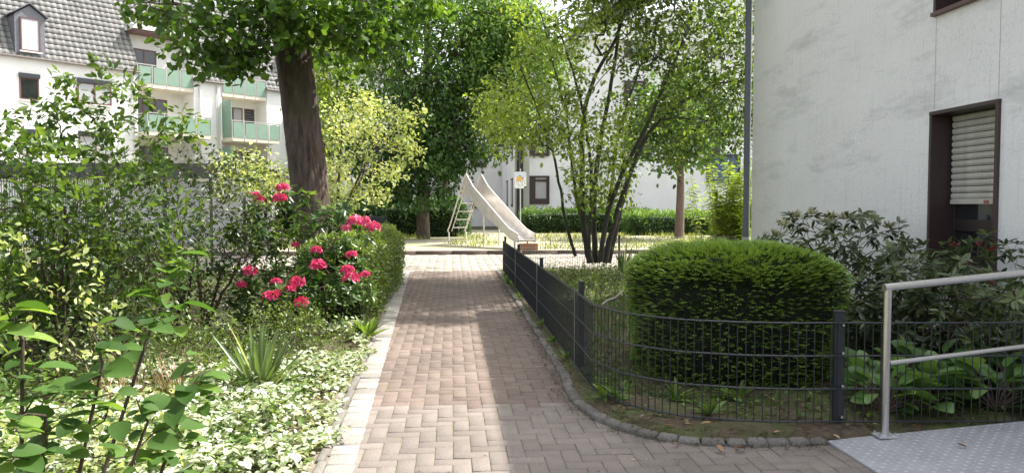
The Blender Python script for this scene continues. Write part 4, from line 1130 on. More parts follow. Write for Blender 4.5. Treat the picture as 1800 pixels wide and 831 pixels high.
# ---- many stemmed tree in the fenced bed
o = np.array((2.72, 14.0, .06))
tr = empty("serviceberry_tree", o, 0, "many stemmed tree with thin dark trunks and loose light green crown", "tree")
p = Plant()
def st(pts, r0, r1): p.limbs([gp(pts[0][0], pts[0][1], .06) if False else dp(*pts[0])] + [dp(*q) for q in pts[1:]], r0, r1, True, .2, 2, .006)
st([(1012, 450, 14.0), (992, 385, 13.9), (985, 330, 13.8), (970, 255, 13.6), (940, 180, 13.3), (915, 120, 13.0)], .035, .012)
st([(1037, 462, 14.0), (1022, 380, 14.0), (1024, 290, 14.0), (1022, 220, 14.1), (1040, 140, 14.2), (1090, 60, 14.3), (1110, -40, 14.4)], .07, .02)
st([(1047, 462, 14.2), (1042, 370, 14.3), (1050, 270, 14.4), (1075, 150, 14.7), (1090, 40, 15.0), (1095, -60, 15.2)], .06, .02)
st([(1055, 460, 13.8), (1065, 380, 13.7), (1095, 300, 13.5), (1140, 215, 13.2), (1180, 120, 12.9), (1205, 60, 12.7)], .055, .016)
st([(1062, 462, 14.0), (1085, 370, 14.0), (1115, 280, 13.9), (1150, 215, 13.8), (1230, 160, 13.6), (1270, 145, 13.4)], .065, .016)
st([(1070, 462, 14.3), (1095, 350, 14.5), (1125, 250, 14.8), (1170, 140, 15.0), (1200, 20, 15.2)], .05, .016)
st([(1042, 462, 14.4), (1010, 340, 14.6), (1000, 220, 14.8), (970, 100, 15.0), (950, 20, 15.2)], .04, .014)
st([(1034, 462, 13.9), (1040, 330, 13.6), (1035, 240, 13.3), (1010, 130, 13.0), (985, 60, 12.9)], .04, .014)
st([(1052, 462, 14.1), (1075, 330, 14.3), (1085, 240, 14.5), (1120, 130, 14.6), (1160, 30, 14.9)], .04, .014)
A = []
for px, py in ((860, 185), (870, 205), (890, 215), (905, 175), (920, 200), (885, 190), (915, 230), (945, 250), (960, 240), (975, 215), (1000, 255), (850, 200), (880, 160), (900, 210), (870, 225), (930, 150), (940, 100), (960, 60), (990, 40), (920, 250), (950, 225), (985, 185), (890, 240), (1010, 15), (1050, 40), (1100, 15), (1150, 45), (1200, 30), (1250, 40), (1290, 70), (1280, 20), (1230, 90), (1180, 110), (1280, 120), (1300, 150), (1260, 170), (1220, 190), (1290, 200), (1190, 240), (1240, 235), (1280, 250), (1150, 160), (1100, 190), (1120, 240), (1080, 230), (1060, 210), (1000, 240), (960, 260), (1000, 290), (1060, 290), (1080, 330), (1010, 150), (1130, 90), (1040, 90), (1090, 120), (1310, 40), (1170, 280), (1030, 330), (1240, 140), (1310, 220), (1000, 100), (930, 60), (1200, 150), (910, 190), (1010, 270), (1040, 300), (1090, 280), (1110, 310), (1070, 350), (1120, 330), (985, 310), (960, 220), (1000, 200), (1140, 260), (1050, 250), (945, 280)):
    A.append(np.array(dp(px, py, 14 + R.normal() * 1.0)) + R.normal(size=(11, 3)) * np.array((.28, .4, .18)))
A.append(blob_pts(620, (2.9, 14.6, 6.3), (2.6, 2.2, 1.7), 30, .25, .4))
A.append(blob_pts(700, (3.5, 13.3, 5.9), (1.4, 1.2, 1.3), 26, .22, .3))  # extra crown density, placed so its shadow falls on the path
A.append(fringe([dp(px, py, 13.3) for px, py in ((1300, 30), (1290, 80), (1305, 110), (1295, 160), (1300, 200), (1270, 60), (1250, 120), (1285, 230), (1240, 200), (1220, 60), (1200, 100), (1170, 70), (1150, 100), (1180, 180), (1220, 160), (1260, 20), (1310, 140))], 20, (.16, .4, .16)))
A.append(blob_pts(1500, (4.2, 14.1, 6.9), (1.5, 2.4, 1.0), 26, .17, .2))  # unseen upper crown, added dense to shade the far path
A = np.concatenate(A); A = A[~((A[:, 0] > 4.45) & (A[:, 1] < 12.35) & (A[:, 2] < 6.6))]; A = A[~((A[:, 0] < 2.3) & (A[:, 1] < 13.2) & (A[:, 2] > 5.0))]  # upper left crown cut back to let sun reach the big trunk
qx, qy = proj(A); A = A[~(((qx < 985) & (qx > 915) & (qy < 28) & (qy > -40)) | ((qx > 870) & (qx < 1005) & (qy > 262)) | ((qx > 1105) & (qx < 1180) & (qy > 285)) | ((qx < 835) & (qy > 60)))]
p.grow(A, .22, .6, .06, .04, minz=1.6); p.grow(blob_pts(330, (4.5, 11.9, 7.3), (.95, 1.2, .6), 9, .2, .2), .22, .2, .06, .04, minz=5.6); p.finish(.0045)  # second growth: unseen crown over the roof edge, added to dapple the path
p.wood("trunk", B['grey'], tr, 9, 4, .002, o)
P, D, N, L, W, t = plant_leaves(p, 11, .12, .088, .54, up=1.0, out=.55, droop=.3, maxtip=3, tint0=.60, tvar=.24)
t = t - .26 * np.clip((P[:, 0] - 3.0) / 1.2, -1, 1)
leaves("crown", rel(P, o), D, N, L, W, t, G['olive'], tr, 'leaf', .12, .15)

# ---- clipped hedges, seen as leafy boxes
def hedge(name, lo, hi, label, mat, n, L_, Wr=.5, tint0=.4, topgain=.35, jag=.06, group=None, kind='leaf', core=(.012, .022, .008), top=1.0, cat="hedge", round_=.12):
    lo = np.array(lo, float); hi = np.array(hi, float); c = (lo + hi) / 2; h = (hi - lo) / 2; o = np.array((c[0], c[1], lo[2]))
    t_ = empty(name, o, 0, label, cat, group)
    A3 = np.array((h[1] * h[2], h[0] * h[2], h[0] * h[1])) * np.array((2, 2, 1.)); pr = A3 / A3.sum()
    ax = R.choice(3, n, p=pr); P = (R.random((n, 3)) * 2 - 1); sgn = np.where(R.random(n) < .5, -1, 1); sgn[ax == 2] = 1
    P[np.arange(n), ax] = sgn
    Nn = np.zeros((n, 3)); Nn[np.arange(n), ax] = sgn
    # rounded edges
    q = np.abs(P); rr = round_ / h
    P = c + P * h
    inner = np.clip(P, c - h + round_, c + h - round_); inner[:, 2] = np.minimum(P[:, 2], hi[2] - round_)
    dlt = P - inner; m = np.linalg.norm(dlt, axis=1, keepdims=True); P = np.where(m > 1e-6, inner + dlt / np.maximum(m, 1e-6) * np.minimum(m, round_), P)
    lump = np.sin(P @ np.array([5.3, 4.1, 6.2])) * np.sin(P @ np.array([-3.7, 5.9, 2.2]) + 1)
    P = P + Nn * ((R.normal(size=n) * .5 + lump * .6)[:, None] * jag) - Nn * (R.random(n) ** 2)[:, None] * jag * 1.5
    D = Nn * .9 + rvec(n) * .8 + np.array([0, 0, .25]); N = rvec(n) * .8 + Nn * .4 + np.array([0, 0, .7])
    up = (P[:, 2] - lo[2]) / (hi[2] - lo[2])
    t = tint0 + R.normal(size=n) * .16 + lump * .12 + topgain * np.clip((up - .72) / .28, 0, 1) - .15 * (1 - up)  # tint rises towards the top: sunlit tops put into the leaf colour
    leaves("foliage", rel(P, o), D, N, L_ * (.7 + .6 * R.random(n)), L_ * Wr, t, mat, t_, kind, .12, .15)
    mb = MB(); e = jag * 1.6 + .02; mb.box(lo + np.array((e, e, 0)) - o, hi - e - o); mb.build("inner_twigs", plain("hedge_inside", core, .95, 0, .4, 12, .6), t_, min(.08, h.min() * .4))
    return t_
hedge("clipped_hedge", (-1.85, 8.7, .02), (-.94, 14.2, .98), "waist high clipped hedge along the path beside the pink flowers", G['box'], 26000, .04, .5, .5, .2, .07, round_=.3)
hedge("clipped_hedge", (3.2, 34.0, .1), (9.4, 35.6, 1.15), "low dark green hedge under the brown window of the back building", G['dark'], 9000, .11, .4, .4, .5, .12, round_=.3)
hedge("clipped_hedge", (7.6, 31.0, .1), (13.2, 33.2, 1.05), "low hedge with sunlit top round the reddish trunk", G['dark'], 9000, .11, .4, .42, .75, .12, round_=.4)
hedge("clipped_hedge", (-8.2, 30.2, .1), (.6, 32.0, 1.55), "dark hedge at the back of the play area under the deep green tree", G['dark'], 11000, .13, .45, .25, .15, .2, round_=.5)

# ---- clipped yew in the fence's bend
_yc = fp(1280, 600, 6.05); o = np.array((_yc.x, _yc.y, .05))
yw = empty("clipped_yew", o, 0, "big clipped yew bush with flat rounded top and light green new tips", "bush")
ax_, ay_, az_ = .79, .80, 1.0
def yew_pt(u, ph):      # super-ellipsoid from the ground up, rounded shoulder
    pass
n = 13500
_pp = np.linspace(0, 2 * math.pi, 2001); _xy = np.stack([np.sign(np.cos(_pp)) * np.abs(np.cos(_pp)) ** .78, np.sign(np.sin(_pp)) * np.abs(np.sin(_pp)) ** .78], 1)
_al = np.concatenate([[0], np.cumsum(np.linalg.norm(np.diff(_xy, axis=0), axis=1))]); ph = np.interp(R.random(n) * _al[-1], _al, _pp)
s = R.random(n) * (1.07 + .62)          # arc: side then top
side = s < .84
zc = np.where(side, s, .84 + .23 * np.sin(np.clip((s - .84) / .85, 0, 1) * math.pi / 2))
rr = np.where(side, 1.0 - .05 * (1 - np.clip(s / .84, 0, 1)) ** 2 * 2.2, 0)
tt = np.clip((s - .84) / .85, 0, 1); rtop = np.sqrt(np.clip(1 - ((zc - .84) / .23) ** 2.0, 0, 1)) 
w_ = R.random(n); rtop = np.where(w_ < .55, np.sqrt(R.random(n)), 1 - .14 * R.random(n)); ztop = .84 + .23 * np.power(np.clip(1 - rtop ** 4.6, 0, 1), .8)
rr = np.where(side, rr, rtop); zc = np.where(side, zc, ztop)
def sq(c, e=.78): return np.sign(c) * np.abs(c) ** e
cx_, cy_ = sq(np.cos(ph)), sq(np.sin(ph))
bulge = 1 + .03 * np.sin(ph * 3 + zc * 4) + .025 * np.sin(ph * 7 - zc * 9)
P0 = np.stack([cx_ * ax_ * rr * bulge, cy_ * ay_ * rr * bulge, zc * .935 * (1 + .02 * np.sin(ph * 5))], 1)
No = np.stack([cx_ * rr / ax_, cy_ * rr / ay_, np.where(side, .12, np.where(rr > .86, .55, 1.2))], 1); No = nrm(No)
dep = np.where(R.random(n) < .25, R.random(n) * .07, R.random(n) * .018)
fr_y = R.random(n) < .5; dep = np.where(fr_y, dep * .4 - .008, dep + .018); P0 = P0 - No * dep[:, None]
# each shoot: an axis leaning outwards and level, with rows of needles
axd = nrm(No * np.array((1, 1, .45)) + rvec(n) * .32 + np.array((0, 0, .16)))
per = 12
idx = np.repeat(np.arange(n), per); kf = np.tile(np.arange(per), n)
slen = (.030 + .018 * R.random(n))[idx]
side_v = nrm(np.cross(axd, np.array((0, 0, 1.0)) + rvec(n) * .3))[idx]
f = (kf // 2 + .5) / (per / 2); sg2 = np.where(kf % 2 == 0, -1.0, 1.0)
Pn = P0[idx] + axd[idx] * (slen * (f - .3))[:, None]
Dn = axd[idx] * .75 + side_v * (sg2 * (1.05 - .5 * f))[:, None] + R.normal(size=(n * per, 3)) * .12 + np.array((0, 0, -.1))
upn = np.cross(side_v, axd[idx]); upn = upn * np.sign(upn[:, 2:3] + 1e-6)
hz = P0[idx, 2] / 1.07
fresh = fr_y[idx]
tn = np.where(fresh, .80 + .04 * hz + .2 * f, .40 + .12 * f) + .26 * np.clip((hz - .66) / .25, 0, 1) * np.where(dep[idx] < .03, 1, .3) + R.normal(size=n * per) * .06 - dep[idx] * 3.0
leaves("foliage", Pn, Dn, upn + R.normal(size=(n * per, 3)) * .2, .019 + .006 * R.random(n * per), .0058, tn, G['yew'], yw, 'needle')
# dim inner shoots and core
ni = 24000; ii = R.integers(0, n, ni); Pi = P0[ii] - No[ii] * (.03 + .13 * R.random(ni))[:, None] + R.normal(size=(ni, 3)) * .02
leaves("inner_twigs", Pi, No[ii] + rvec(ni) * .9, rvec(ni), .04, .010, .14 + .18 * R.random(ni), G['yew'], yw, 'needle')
mb = MB(); prof = [(.5, 0), (.66, .06), (.73, .3), (.74, .7), (.66, .84), (.45, .90), (0.05, .92)]
vs = []; fs = []; m_ = 24
for (r_, z_) in prof:
    for q in range(m_):
        a = 2 * math.pi * q / m_; ca, sa = math.cos(a), math.sin(a); vs.append((r_ * float(sq(np.array(ca))) , r_ * .95 * float(sq(np.array(sa))), z_))
for i in range(len(prof) - 1):
    for q in range(m_): fs.append((i * m_ + q, i * m_ + (q + 1) % m_, (i + 1) * m_ + (q + 1) % m_, (i + 1) * m_ + q))
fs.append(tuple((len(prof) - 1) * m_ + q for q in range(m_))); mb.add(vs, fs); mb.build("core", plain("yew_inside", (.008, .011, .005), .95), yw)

# ---- rhododendrons: whorls of leaves on forking stems
def rhodo(name, o, A, label, mat, per=9, L_=.1, tint0=.4, fl=None, bud=None, stems=6, rz=.25, flower_label=None, tvar=.16, group=None, Wr=.33):
    o = np.array(o, float); t_ = empty(name, o, 0, label, "bush", group); p = Plant(); A = np.asarray(A)
    c = A.mean(0)
    for q in range(stems):
        e = A[R.integers(len(A))] * .55 + c * .45; e[2] = max(.25, e[2] * .7); b = o + np.array((R.normal() * .15 + (e[0] - o[0]) * .35, R.normal() * .1 + (e[1] - o[1]) * .35, 0)); p.limbs([b, b * .5 + e * .5 + np.array((0, 0, .1)), e], .016, .009, True, .12)
    p.grow(A, .1, .5, .03, .0); p.finish(.0035, .42)
    p.wood("stem", B['stem'], t_, 6, 5, .0, o)
    tips = [i for i in range(p.n) if p.tipc[i] == 1 and not p.ch[i]]
    tips = np.array(tips); dd = nrm(p.dirs(tips) * .6 + np.array((0, 0, .8)) + R.normal(size=(len(tips), 3)) * .25)
    # three whorl levels per tip
    Pt = []; Dt = []; Nt = []; tt_ = []
    for lv in range(3):
        idx = np.repeat(np.arange(len(tips)), per); ang = np.tile(np.arange(per) / per * 2 * math.pi, len(tips)) + R.random(len(tips))[idx] * 6 + R.normal(size=len(idx)) * .25 + lv
        ax = dd[idx]; u = nrm(np.cross(ax, np.array((.3, .2, 1.)))); v_ = np.cross(ax, u)
        rad_ = u * np.cos(ang)[:, None] + v_ * np.sin(ang)[:, None]
        Pt.append(p.P[tips][idx] - ax * (.045 * lv) + R.normal(size=(len(idx), 3)) * .008)
        Dt.append(rad_ + ax * (.45 - .45 * lv) + R.normal(size=(len(idx), 3)) * .15 - np.array((0, 0, .1))); Nt.append(ax + R.normal(size=(len(idx), 3)) * .25)
        tone = (tint0 + R.normal(size=len(tips)) * tvar)[idx] + R.normal(size=len(idx)) * .1 - .1 * lv
        tt_.append(tone)
    P = np.concatenate(Pt); D = np.concatenate(Dt); N = np.concatenate(Nt); t = np.concatenate(tt_)
    keep = R.random(len(P)) < .85; P, D, N, t = P[keep], D[keep], N[keep], t[keep]
    L = L_ * (.65 + .5 * R.random(len(P)))
    leaves("foliage", rel(P, o), D, N, L, L * Wr, t, mat, t_, 'lance', .12, .12)
    return t_, p, tips, dd
A = np.concatenate([blob_pts(300, (-1.62, 8.2, .72), (.85, .55, .75), 22, .3, .4), fringe([dp(470, 350, 8.2), dp(500, 345, 8.2), dp(640, 400, 8.0), dp(560, 400, 8.0), dp(610, 480, 7.7), dp(520, 500, 7.6), dp(450, 420, 8.2)], 5, (.12, .15, .08))])
A = A[A[:, 2] > .12]
ro = (-1.6, 8.2, .02)
rh, p, tips, dd = rhodo("rhododendron", ro, A, "flowering rhododendron with red pink blooms in front of the thick trunk", G['rhodob'], 8, .105, .45, stems=8)
for px, py, Y, s in ((497, 331, 8.1, 1.), (457, 352, 8.1, .9), (493, 349, 8.0, 1.05), (448, 344, 8.2, .8), (625, 390, 7.9, 1.2), (655, 400, 7.9, 1.15), (608, 402, 7.9, .8), (640, 388, 7.95, .9), (559, 466, 7.5, 1.1), (618, 448, 7.6, .8), (611, 475, 7.45, .95), (617, 489, 7.4, 1.15), (642, 482, 7.5, .7), (520, 431, 7.8, .6), (556, 440, 7.6, .8), (438, 477, 7.6, 1.0), (424, 500, 7.6, .7), (523, 496, 7.3, 1.1), (486, 496, 7.4, .8), (510, 508, 7.3, .8), (474, 521, 7.2, 1.0), (530, 532, 7.1, 1.0), (487, 515, 7.25, .6)):
    c = np.array(dp(px, py, Y)); nfl = 13; d = rvec(nfl); d[:, 2] = np.abs(d[:, 2]) * .9 - .1; d[:, 1] -= .3; d = nrm(d)
    pos = c + d * (.042 * s) * np.array((1.3, 1.1, .85)); idx = np.repeat(np.arange(nfl), 5); ang = np.tile(np.arange(5) * 2 * math.pi / 5, nfl) + R.random(nfl)[idx] * 6
    u = nrm(np.cross(d, rvec(nfl)))[idx]; v_ = np.cross(d[idx], u); rd = u * np.cos(ang)[:, None] + v_ * np.sin(ang)[:, None]
    pink = .62 if py < 410 and px > 590 else .36
    tw = pink + (R.normal(size=nfl) * .16)[idx] + R.normal(size=nfl * 5) * .1
    leaves("flower_cluster", pos[idx] - np.array(ro), rd + d[idx] * .55 + R.normal(size=(nfl * 5, 3)) * .12, d[idx] - rd * .5, .040 * s * (.8 + .4 * R.random(nfl * 5)), .030 * s, tw, G['pink'], rh, 'oval', .15, .22)
# two rhododendrons at the white wall
A = np.concatenate([blob_pts(520, (3.72, 7.0, .56), (.8, 1.45, .60), 34, .26, .4), fringe([dp(1400, 395, 7.4), dp(1430, 385, 7.6), dp(1465, 388, 7.5), dp(1490, 392, 7.3), dp(1530, 395, 7.0), dp(1565, 408, 6.9), dp(1380, 415, 7.2), dp(1600, 425, 6.7), dp(1610, 445, 6.5)], 5, (.1, .15, .06))])
A = A[A[:, 2] > .15]
ro2 = (3.72, 7.3, .05)
rw, p, tips, dd = rhodo("rhododendron", ro2, A, "dark rhododendron with pale cream buds against the white wall behind the yew", G['rhodo'], 8, .105, .38, stems=9, tvar=.2)
for px, py, Y in ((1400, 383, 7.45), (1427, 378, 7.6), (1377, 398, 7.3), (1462, 384, 7.5), (1485, 386, 7.3), (1500, 388, 7.2), (1530, 385, 7.1), (1562, 402, 6.95), (1363, 418, 7.2), (1450, 392, 7.35)):
    c = np.array(dp(px, py, Y)); nf = 22; d = rvec(nf); d[:, 2] = np.abs(d[:, 2]) + .3
    leaves("bud_cluster", c - np.array(ro2) + d * .012, d, rvec(nf), .08 * (.6 + .6 * R.random(nf)), .024, R.random(nf), G['bud'], rw, 'lance', .1, .1)
A = np.concatenate([blob_pts(620, (4.0, 5.6, .50), (.66, 1.1, .52), 34, .28, .4), fringe([dp(1700, 440, 6.0), dp(1730, 430, 6.0), dp(1770, 450, 5.8), dp(1780, 440, 5.6), dp(1650, 460, 6.2), dp(1690, 420, 6.2)], 5, (.08, .12, .05))])
A = A[(A[:, 2] > .1) & (A[:, 0] < 4.68)]
rw2, p, tips, dd = rhodo("rhododendron", (4.1, 5.75, .05), A, "dark rhododendron with a few reddish shoots below the shuttered window", G['rhodo'], 8, .095, .34, stems=9, tvar=.2)
for px, py, Y in ((1722, 432, 6.0), (1700, 470, 5.8), (1745, 441, 5.8), (1785, 520, 5.4), (1738, 500, 5.5), (1680, 433, 6.1)):
    c = np.array(dp(px, py, Y)); nf = 12; d = rvec(nf); d[:, 2] = np.abs(d[:, 2])
    leaves("red_shoot", c - np.array((4.1, 5.75, .05)) + d * .012, d, rvec(nf), .045, .018, R.random(nf) * .5, leaf_mat("red_shoot", [(0, (.14, .02, .02)), (1, (.3, .05, .04))], .2), rw2, 'lance', .1, .1)

# ---- dark shrubs on the left
def shrub(name, o, A, label, mat, per, L_, Wr, tint0=.45, stems=6, spread=.04, kind='leaf', up=.8, out=.8, droop=.2, step=.14, rt=.003, maxtip=2, bark='stem', tvar=.18, cat="shrub", zp=.5, limb_r=.022):
    o = np.array(o, float); A = np.asarray(A); t_ = empty(name, o, 0, label, cat); p = Plant(); c = A.mean(0)
    for q in range(stems):
        e = A[R.integers(len(A))] * .6 + c * .4; b = o + np.array((R.normal() * .12 + (e[0] - o[0]) * .3, R.normal() * .12 + (e[1] - o[1]) * .3, -.02))
        e[2] = max(b[2] + .12, e[2] * .75); p.limbs([b, b * .5 + e * .5, e], limb_r, .4 * limb_r, True, .12, 2, .006)
    p.grow(A, step, zp, .03, .0); p.finish(rt, .42)
    p.wood("stem", B[bark], t_, 6, 4, 0, o)
    P, D, N, L, W, t = plant_leaves(p, per, spread, L_, Wr, up=up, out=out, droop=droop, maxtip=maxtip, tint0=tint0, tvar=tvar)
    leaves("foliage", rel(P, o), D, N, L, W, t, mat, t_, kind, .1, .15); return t_
A = np.concatenate([blob_pts(420, (-3.35, 6.8, 1.15), (1.05, .8, 1.0), 30, .26, .35), fringe([dp(px, py, 6.6) for px, py in ((95, 180), (108, 150), (180, 135), (183, 165), (215, 190), (240, 150), (245, 170), (150, 190), (75, 215), (120, 215), (170, 205), (205, 220), (140, 240), (90, 255), (190, 250), (300, 205), (310, 230), (335, 230), (270, 235), (250, 260))], 3, (.04, .1, .08))])
A = A[A[:, 2] > .25]; qx, qy = proj(A); A = A[~((qx > 195) & (qx < 345) & (qy > 325) & (qy < 440) & (R.random(len(A)) < .6))]
shrub("tall_shrub", (-3.35, 6.8, .03), A, "tall dark shrub with upright leafy shoots in front of the black fence", G['shrub'], 10, .07, .42, .45, 9, .045, out=1.0, droop=.1, step=.1)
A = np.concatenate([blob_pts(620, (-2.75, 7.9, .95), (.95, .7, .95), 36, .26, .3), fringe([dp(px, py, 8) for px, py in ((330, 290), (380, 300), (420, 310), (300, 310), (450, 330), (360, 270), (400, 330), (440, 300))], 6, (.08, .1, .06))])
A = A[A[:, 2] > .1]; qx, qy = proj(A); A = A[~((qx < 345) & (qy > 320) & (qy < 420) & (R.random(len(A)) < .6))]
shrub("cotoneaster_shrub", (-2.75, 7.9, .03), A, "dark small leaved shrub filling the shade left of the pink flowers", G['fine'], 10, .045, .5, .42, 9, .05, tvar=.2)
A = np.concatenate([blob_pts(170, (-3.55, 5.3, .95), (.7, .6, .95), 16, .26, .4), fringe([dp(px, py, 5.4) for px, py in ((20, 240), (60, 255), (30, 262), (70, 300), (95, 310), (80, 330), (20, 310), (40, 350), (110, 330))], 4, (.06, .1, .04))])
A = A[A[:, 2] > .15]
shrub("privet_shrub", (-3.5, 5.3, .03), A, "mid green shrub with flat leaf sprays at the left edge before the fence", G['shrub'], 10, .07, .5, .5, 6, .05)
A = blob_pts(260, (-4.3, 8.8, .9), (.65, 2.6, .8), 22, .2, .35); A = A[(A[:, 2] > .1) & (A[:, 0] > -4.93)]; qx, qy = proj(A); A = A[~((qx > 195) & (qx < 350) & (qy > 320) & (qy < 410) & (R.random(len(A)) < .6))]
shrub("snowberry_shrub", (-4.3, 8.8, .03), A, "shaded low shrub growing along the foot of the black fence", G['fine'], 9, .055, .55, .5, 9, .06)
A = blob_pts(420, (-3.9, 7.6, .45), (.95, 2.6, .55), 34, .2, .3); A = A[(A[:, 2] > .06) & (A[:, 0] > -4.9)]
shrub("privet_shrub", (-3.9, 7.6, .03), A, "low dark thicket filling the ground under the tall shrub and the black fence", G['fine'], 12, .05, .5, .4, 12, .07, step=.16)
# low evergreen carpet in the middle of the bed
A = blob_pts(420, (-1.75, 6.75, .16), (1.05, 1.05, .34), 30, .2, .3); A = A[A[:, 2] > .05]
shrub("lonicera_shrub", (-1.75, 6.75, .03), A, "low spreading small leaved evergreen below the pink flowers", G['box'], 12, .03, .45, .42, 12, .05, up=.9, step=.1, limb_r=.008, tvar=.2)
A = blob_pts(140, (-2.55, 6.0, .3), (.6, .7, .4), 14, .25, .35); A = A[A[:, 2] > .05]
shrub("lonicera_shrub", (-2.55, 6.0, .03), A, "dark low evergreen shrub behind the sword leaved plant", G['fine'], 12, .035, .45, .5, 8, .05, up=.9, step=.1, limb_r=.008)

# yellow variegated shrub, near left
A = np.concatenate([blob_pts(230, (-1.85, 3.3, .30), (.75, .6, .34), 20, .26, .4), fringe([dp(px, py, 3.3) for px, py in ((130, 440), (150, 455), (120, 480), (160, 500), (95, 520), (30, 430), (60, 560), (200, 540), (20, 420), (110, 620), (60, 640), (180, 620), (30, 600))], 3, (.03, .05, .02))])
A = A[A[:, 2] > .08]
shrub("euonymus_shrub", (-1.98, 3.45, .02), A, "small yellow and cream leaved shrub at the left edge", G['cream'], 5, .030, .55, .6, 7, .02, 'oval', up=.8, out=.8, step=.07, rt=.002, limb_r=.006)
# near big leaved branches
A = []
NB = [(285, 465, 2.35), (320, 462, 2.4), (270, 480, 2.3), (205, 560, 2.1), (170, 600, 2.05), (230, 570, 2.2), (270, 545, 2.25), (300, 530, 2.3), (250, 520, 2.25), (330, 640, 2.3), (310, 680, 2.25), (350, 660, 2.35), (370, 650, 2.4), (25, 530, 1.9), (10, 540, 1.9), (40, 590, 2.0), (100, 690, 2.0), (60, 700, 2.0), (110, 740, 2.0), (80, 760, 1.95), (200, 690, 2.1), (240, 700, 2.15), (250, 730, 2.15), (190, 720, 2.1), (300, 750, 2.2), (320, 770, 2.2), (270, 760, 2.2), (150, 650, 2.1), (140, 700, 2.0), (80, 790, 1.9), (180, 800, 2.0), (20, 800, 1.8), (20, 660, 1.9), (230, 800, 2.0), (60, 640, 1.95), (20, 740, 1.85)]
A = np.array([dp(*q) for q in NB])
o = np.array((-1.12, 1.95, .02)); q_ = empty("quince_bush", o, 0, "near bush with large rounded fresh green leaves at the lower left", "bush"); p = Plant()
for e in (dp(290, 500, 2.35), dp(180, 640, 2.05), dp(330, 690, 2.3), dp(40, 600, 1.95), dp(80, 730, 1.95), dp(260, 740, 2.15)):
    e = np.array(e); b = o + R.normal(size=3) * np.array((.06, .06, 0)); b = b * .8 + np.array((e[0], e[1], .02)) * .2; p.limbs([b, b * .45 + e * .55 + np.array((-.02, 0, -.06)), e], .008, .004, True, .07)
p.grow(A, .07, .4, .02, .0); p.finish(.0022, .4)
p.wood("stem", B['stem'], q_, 7, 6, 0, o)
Pl = []; Dl = []; Nl = []; Tl = []
for a in A:
    m_ = 5
    for q in range(m_):
        az = 2 * math.pi * q / m_ + R.random() * 1.2; Pl.append(a + R.normal(size=3) * .012 + np.array((0, 0, -.02 * q))); Dl.append((math.cos(az), math.sin(az), .1 - .35 * R.random())); Nl.append((R.normal() * .35 - .0, R.normal() * .35 - .25, 1)); Tl.append(.35 + R.normal() * .22)
for i in range(0, p.n, 2):
    if not p.limb[i] and R.random() < .55: Pl.append(p.P[i]); Dl.append(rvec(1)[0] * np.array((1, 1, .3))); Nl.append((R.normal() * .4, R.normal() * .4 - .2, 1)); Tl.append(.4 + R.normal() * .2)
Pl, Dl, Nl, Tl = map(np.array, (Pl, Dl, Nl, Tl)); L = .085 * (.35 + .85 * R.random(len(Pl)) ** 1.2); Tl = Tl + R.normal(size=len(Tl)) * .15
leaves("foliage", rel(Pl, o), Dl, Nl, L, L * .68, Tl, G['big'], q_, 'broad', .16, .18, True)

# ---- sword leaved plant, hostas, tufts
def blades(name, o, n, L_, W_, label, mat, cat="plant", lean=.5, tint0=.5, curl=.12, group=None, rb=.05, kind='blade', Lmin=.5, tv=.22):
    o = np.array(o, float); az = R.random(n) * 2 * math.pi; ln = R.random(n) ** .7 * lean
    D = np.stack([np.cos(az) * np.sin(ln), np.sin(az) * np.sin(ln), np.cos(ln)], 1); P = np.stack([np.cos(az) * rb * R.random(n), np.sin(az) * rb * R.random(n), np.zeros(n)], 1)
    N = np.stack([-np.cos(az), -np.sin(az), np.full(n, .6)], 1) * 1 + R.normal(size=(n, 3)) * .2
    L = L_ * (Lmin + (1 - Lmin) * R.random(n))
    ob = leaves(name, P, D, N, L, W_, tint0 + R.normal(size=n) * tv, mat, None, kind, .25, curl * (.5 + R.random(n)), True)
    ob.location = o; tag(ob, label, cat, group); return ob
blades("yucca", gp(458, 688, .05), 46, .56, .036, "grey green sword leaved plant in the silvery ground cover", G['strap'], lean=.85, curl=.06, rb=.07)
blades("hosta", gp(645, 592, .03), 42, .28, .045, "fresh light green leaf tuft at the path edge before the hedge", G['weed'], lean=1.0, tint0=.75, curl=.2, rb=.06)
blades("iris", dp(1096, 480, 13.3), 16, .62, .04, "tall sword leaves beside the many stemmed tree", G['strap'], lean=.35, tint0=.35, rb=.08)
# dry stalks, near left
for q, (px, py, Z, lab) in enumerate(((240, 760, 2.9, "dry brown stalks standing among the near leaves"), (320, 740, 3.2, "dry beige stalks beside the sword leaved plant"))):
    blades("dry_grass", gp(px, 700, .02) if q else gp(225, 715, .02), 90, .34, .007, lab, G['dry'], lean=.5, tint0=.5, curl=.1, rb=.22, tv=.3)
# bamboo-like shrub at the corner, perennials behind the yew
def canes(name, o, n, h, label, mat, spread, L_=.16, per=26, tint0=.5, cat="shrub"):
    o = np.array(o, float); t_ = empty(name, o, 0, label, cat); p = Plant()
    for q in range(n):
        b = o + np.array((R.normal() * spread * .5, R.normal() * spread * .5, 0)); hh = h * (.55 + .45 * R.random()); e = b + np.array((R.normal() * .12 * h, R.normal() * .12 * h, hh)); p.limbs([b, (b + e) / 2 + np.array((0, 0, .08)), e], .007, .003, True, hh / per)
    p.finish(.003)
    p.wood("stem", B['red'] if n > 12 else B['stem'], t_, 5, 4, 0, o)
    idx = np.arange(p.n); idx = idx[(p.P[idx, 2] - o[2]) > h * .12]; idx = np.repeat(idx, 3); m_ = len(idx)
    az = R.random(m_) * 6.3; D = np.stack([np.cos(az), np.sin(az), .3 - .5 * R.random(m_)], 1); N = rvec(m_) * .5 + np.array((0, 0, 1))
    L = L_ * (.6 + .6 * R.random(m_)); leaves("foliage", rel(p.P[idx], o), D, N, L, L * .22, tint0 + R.normal(size=m_) * .2, mat, t_, 'lance', .1, .25); return t_
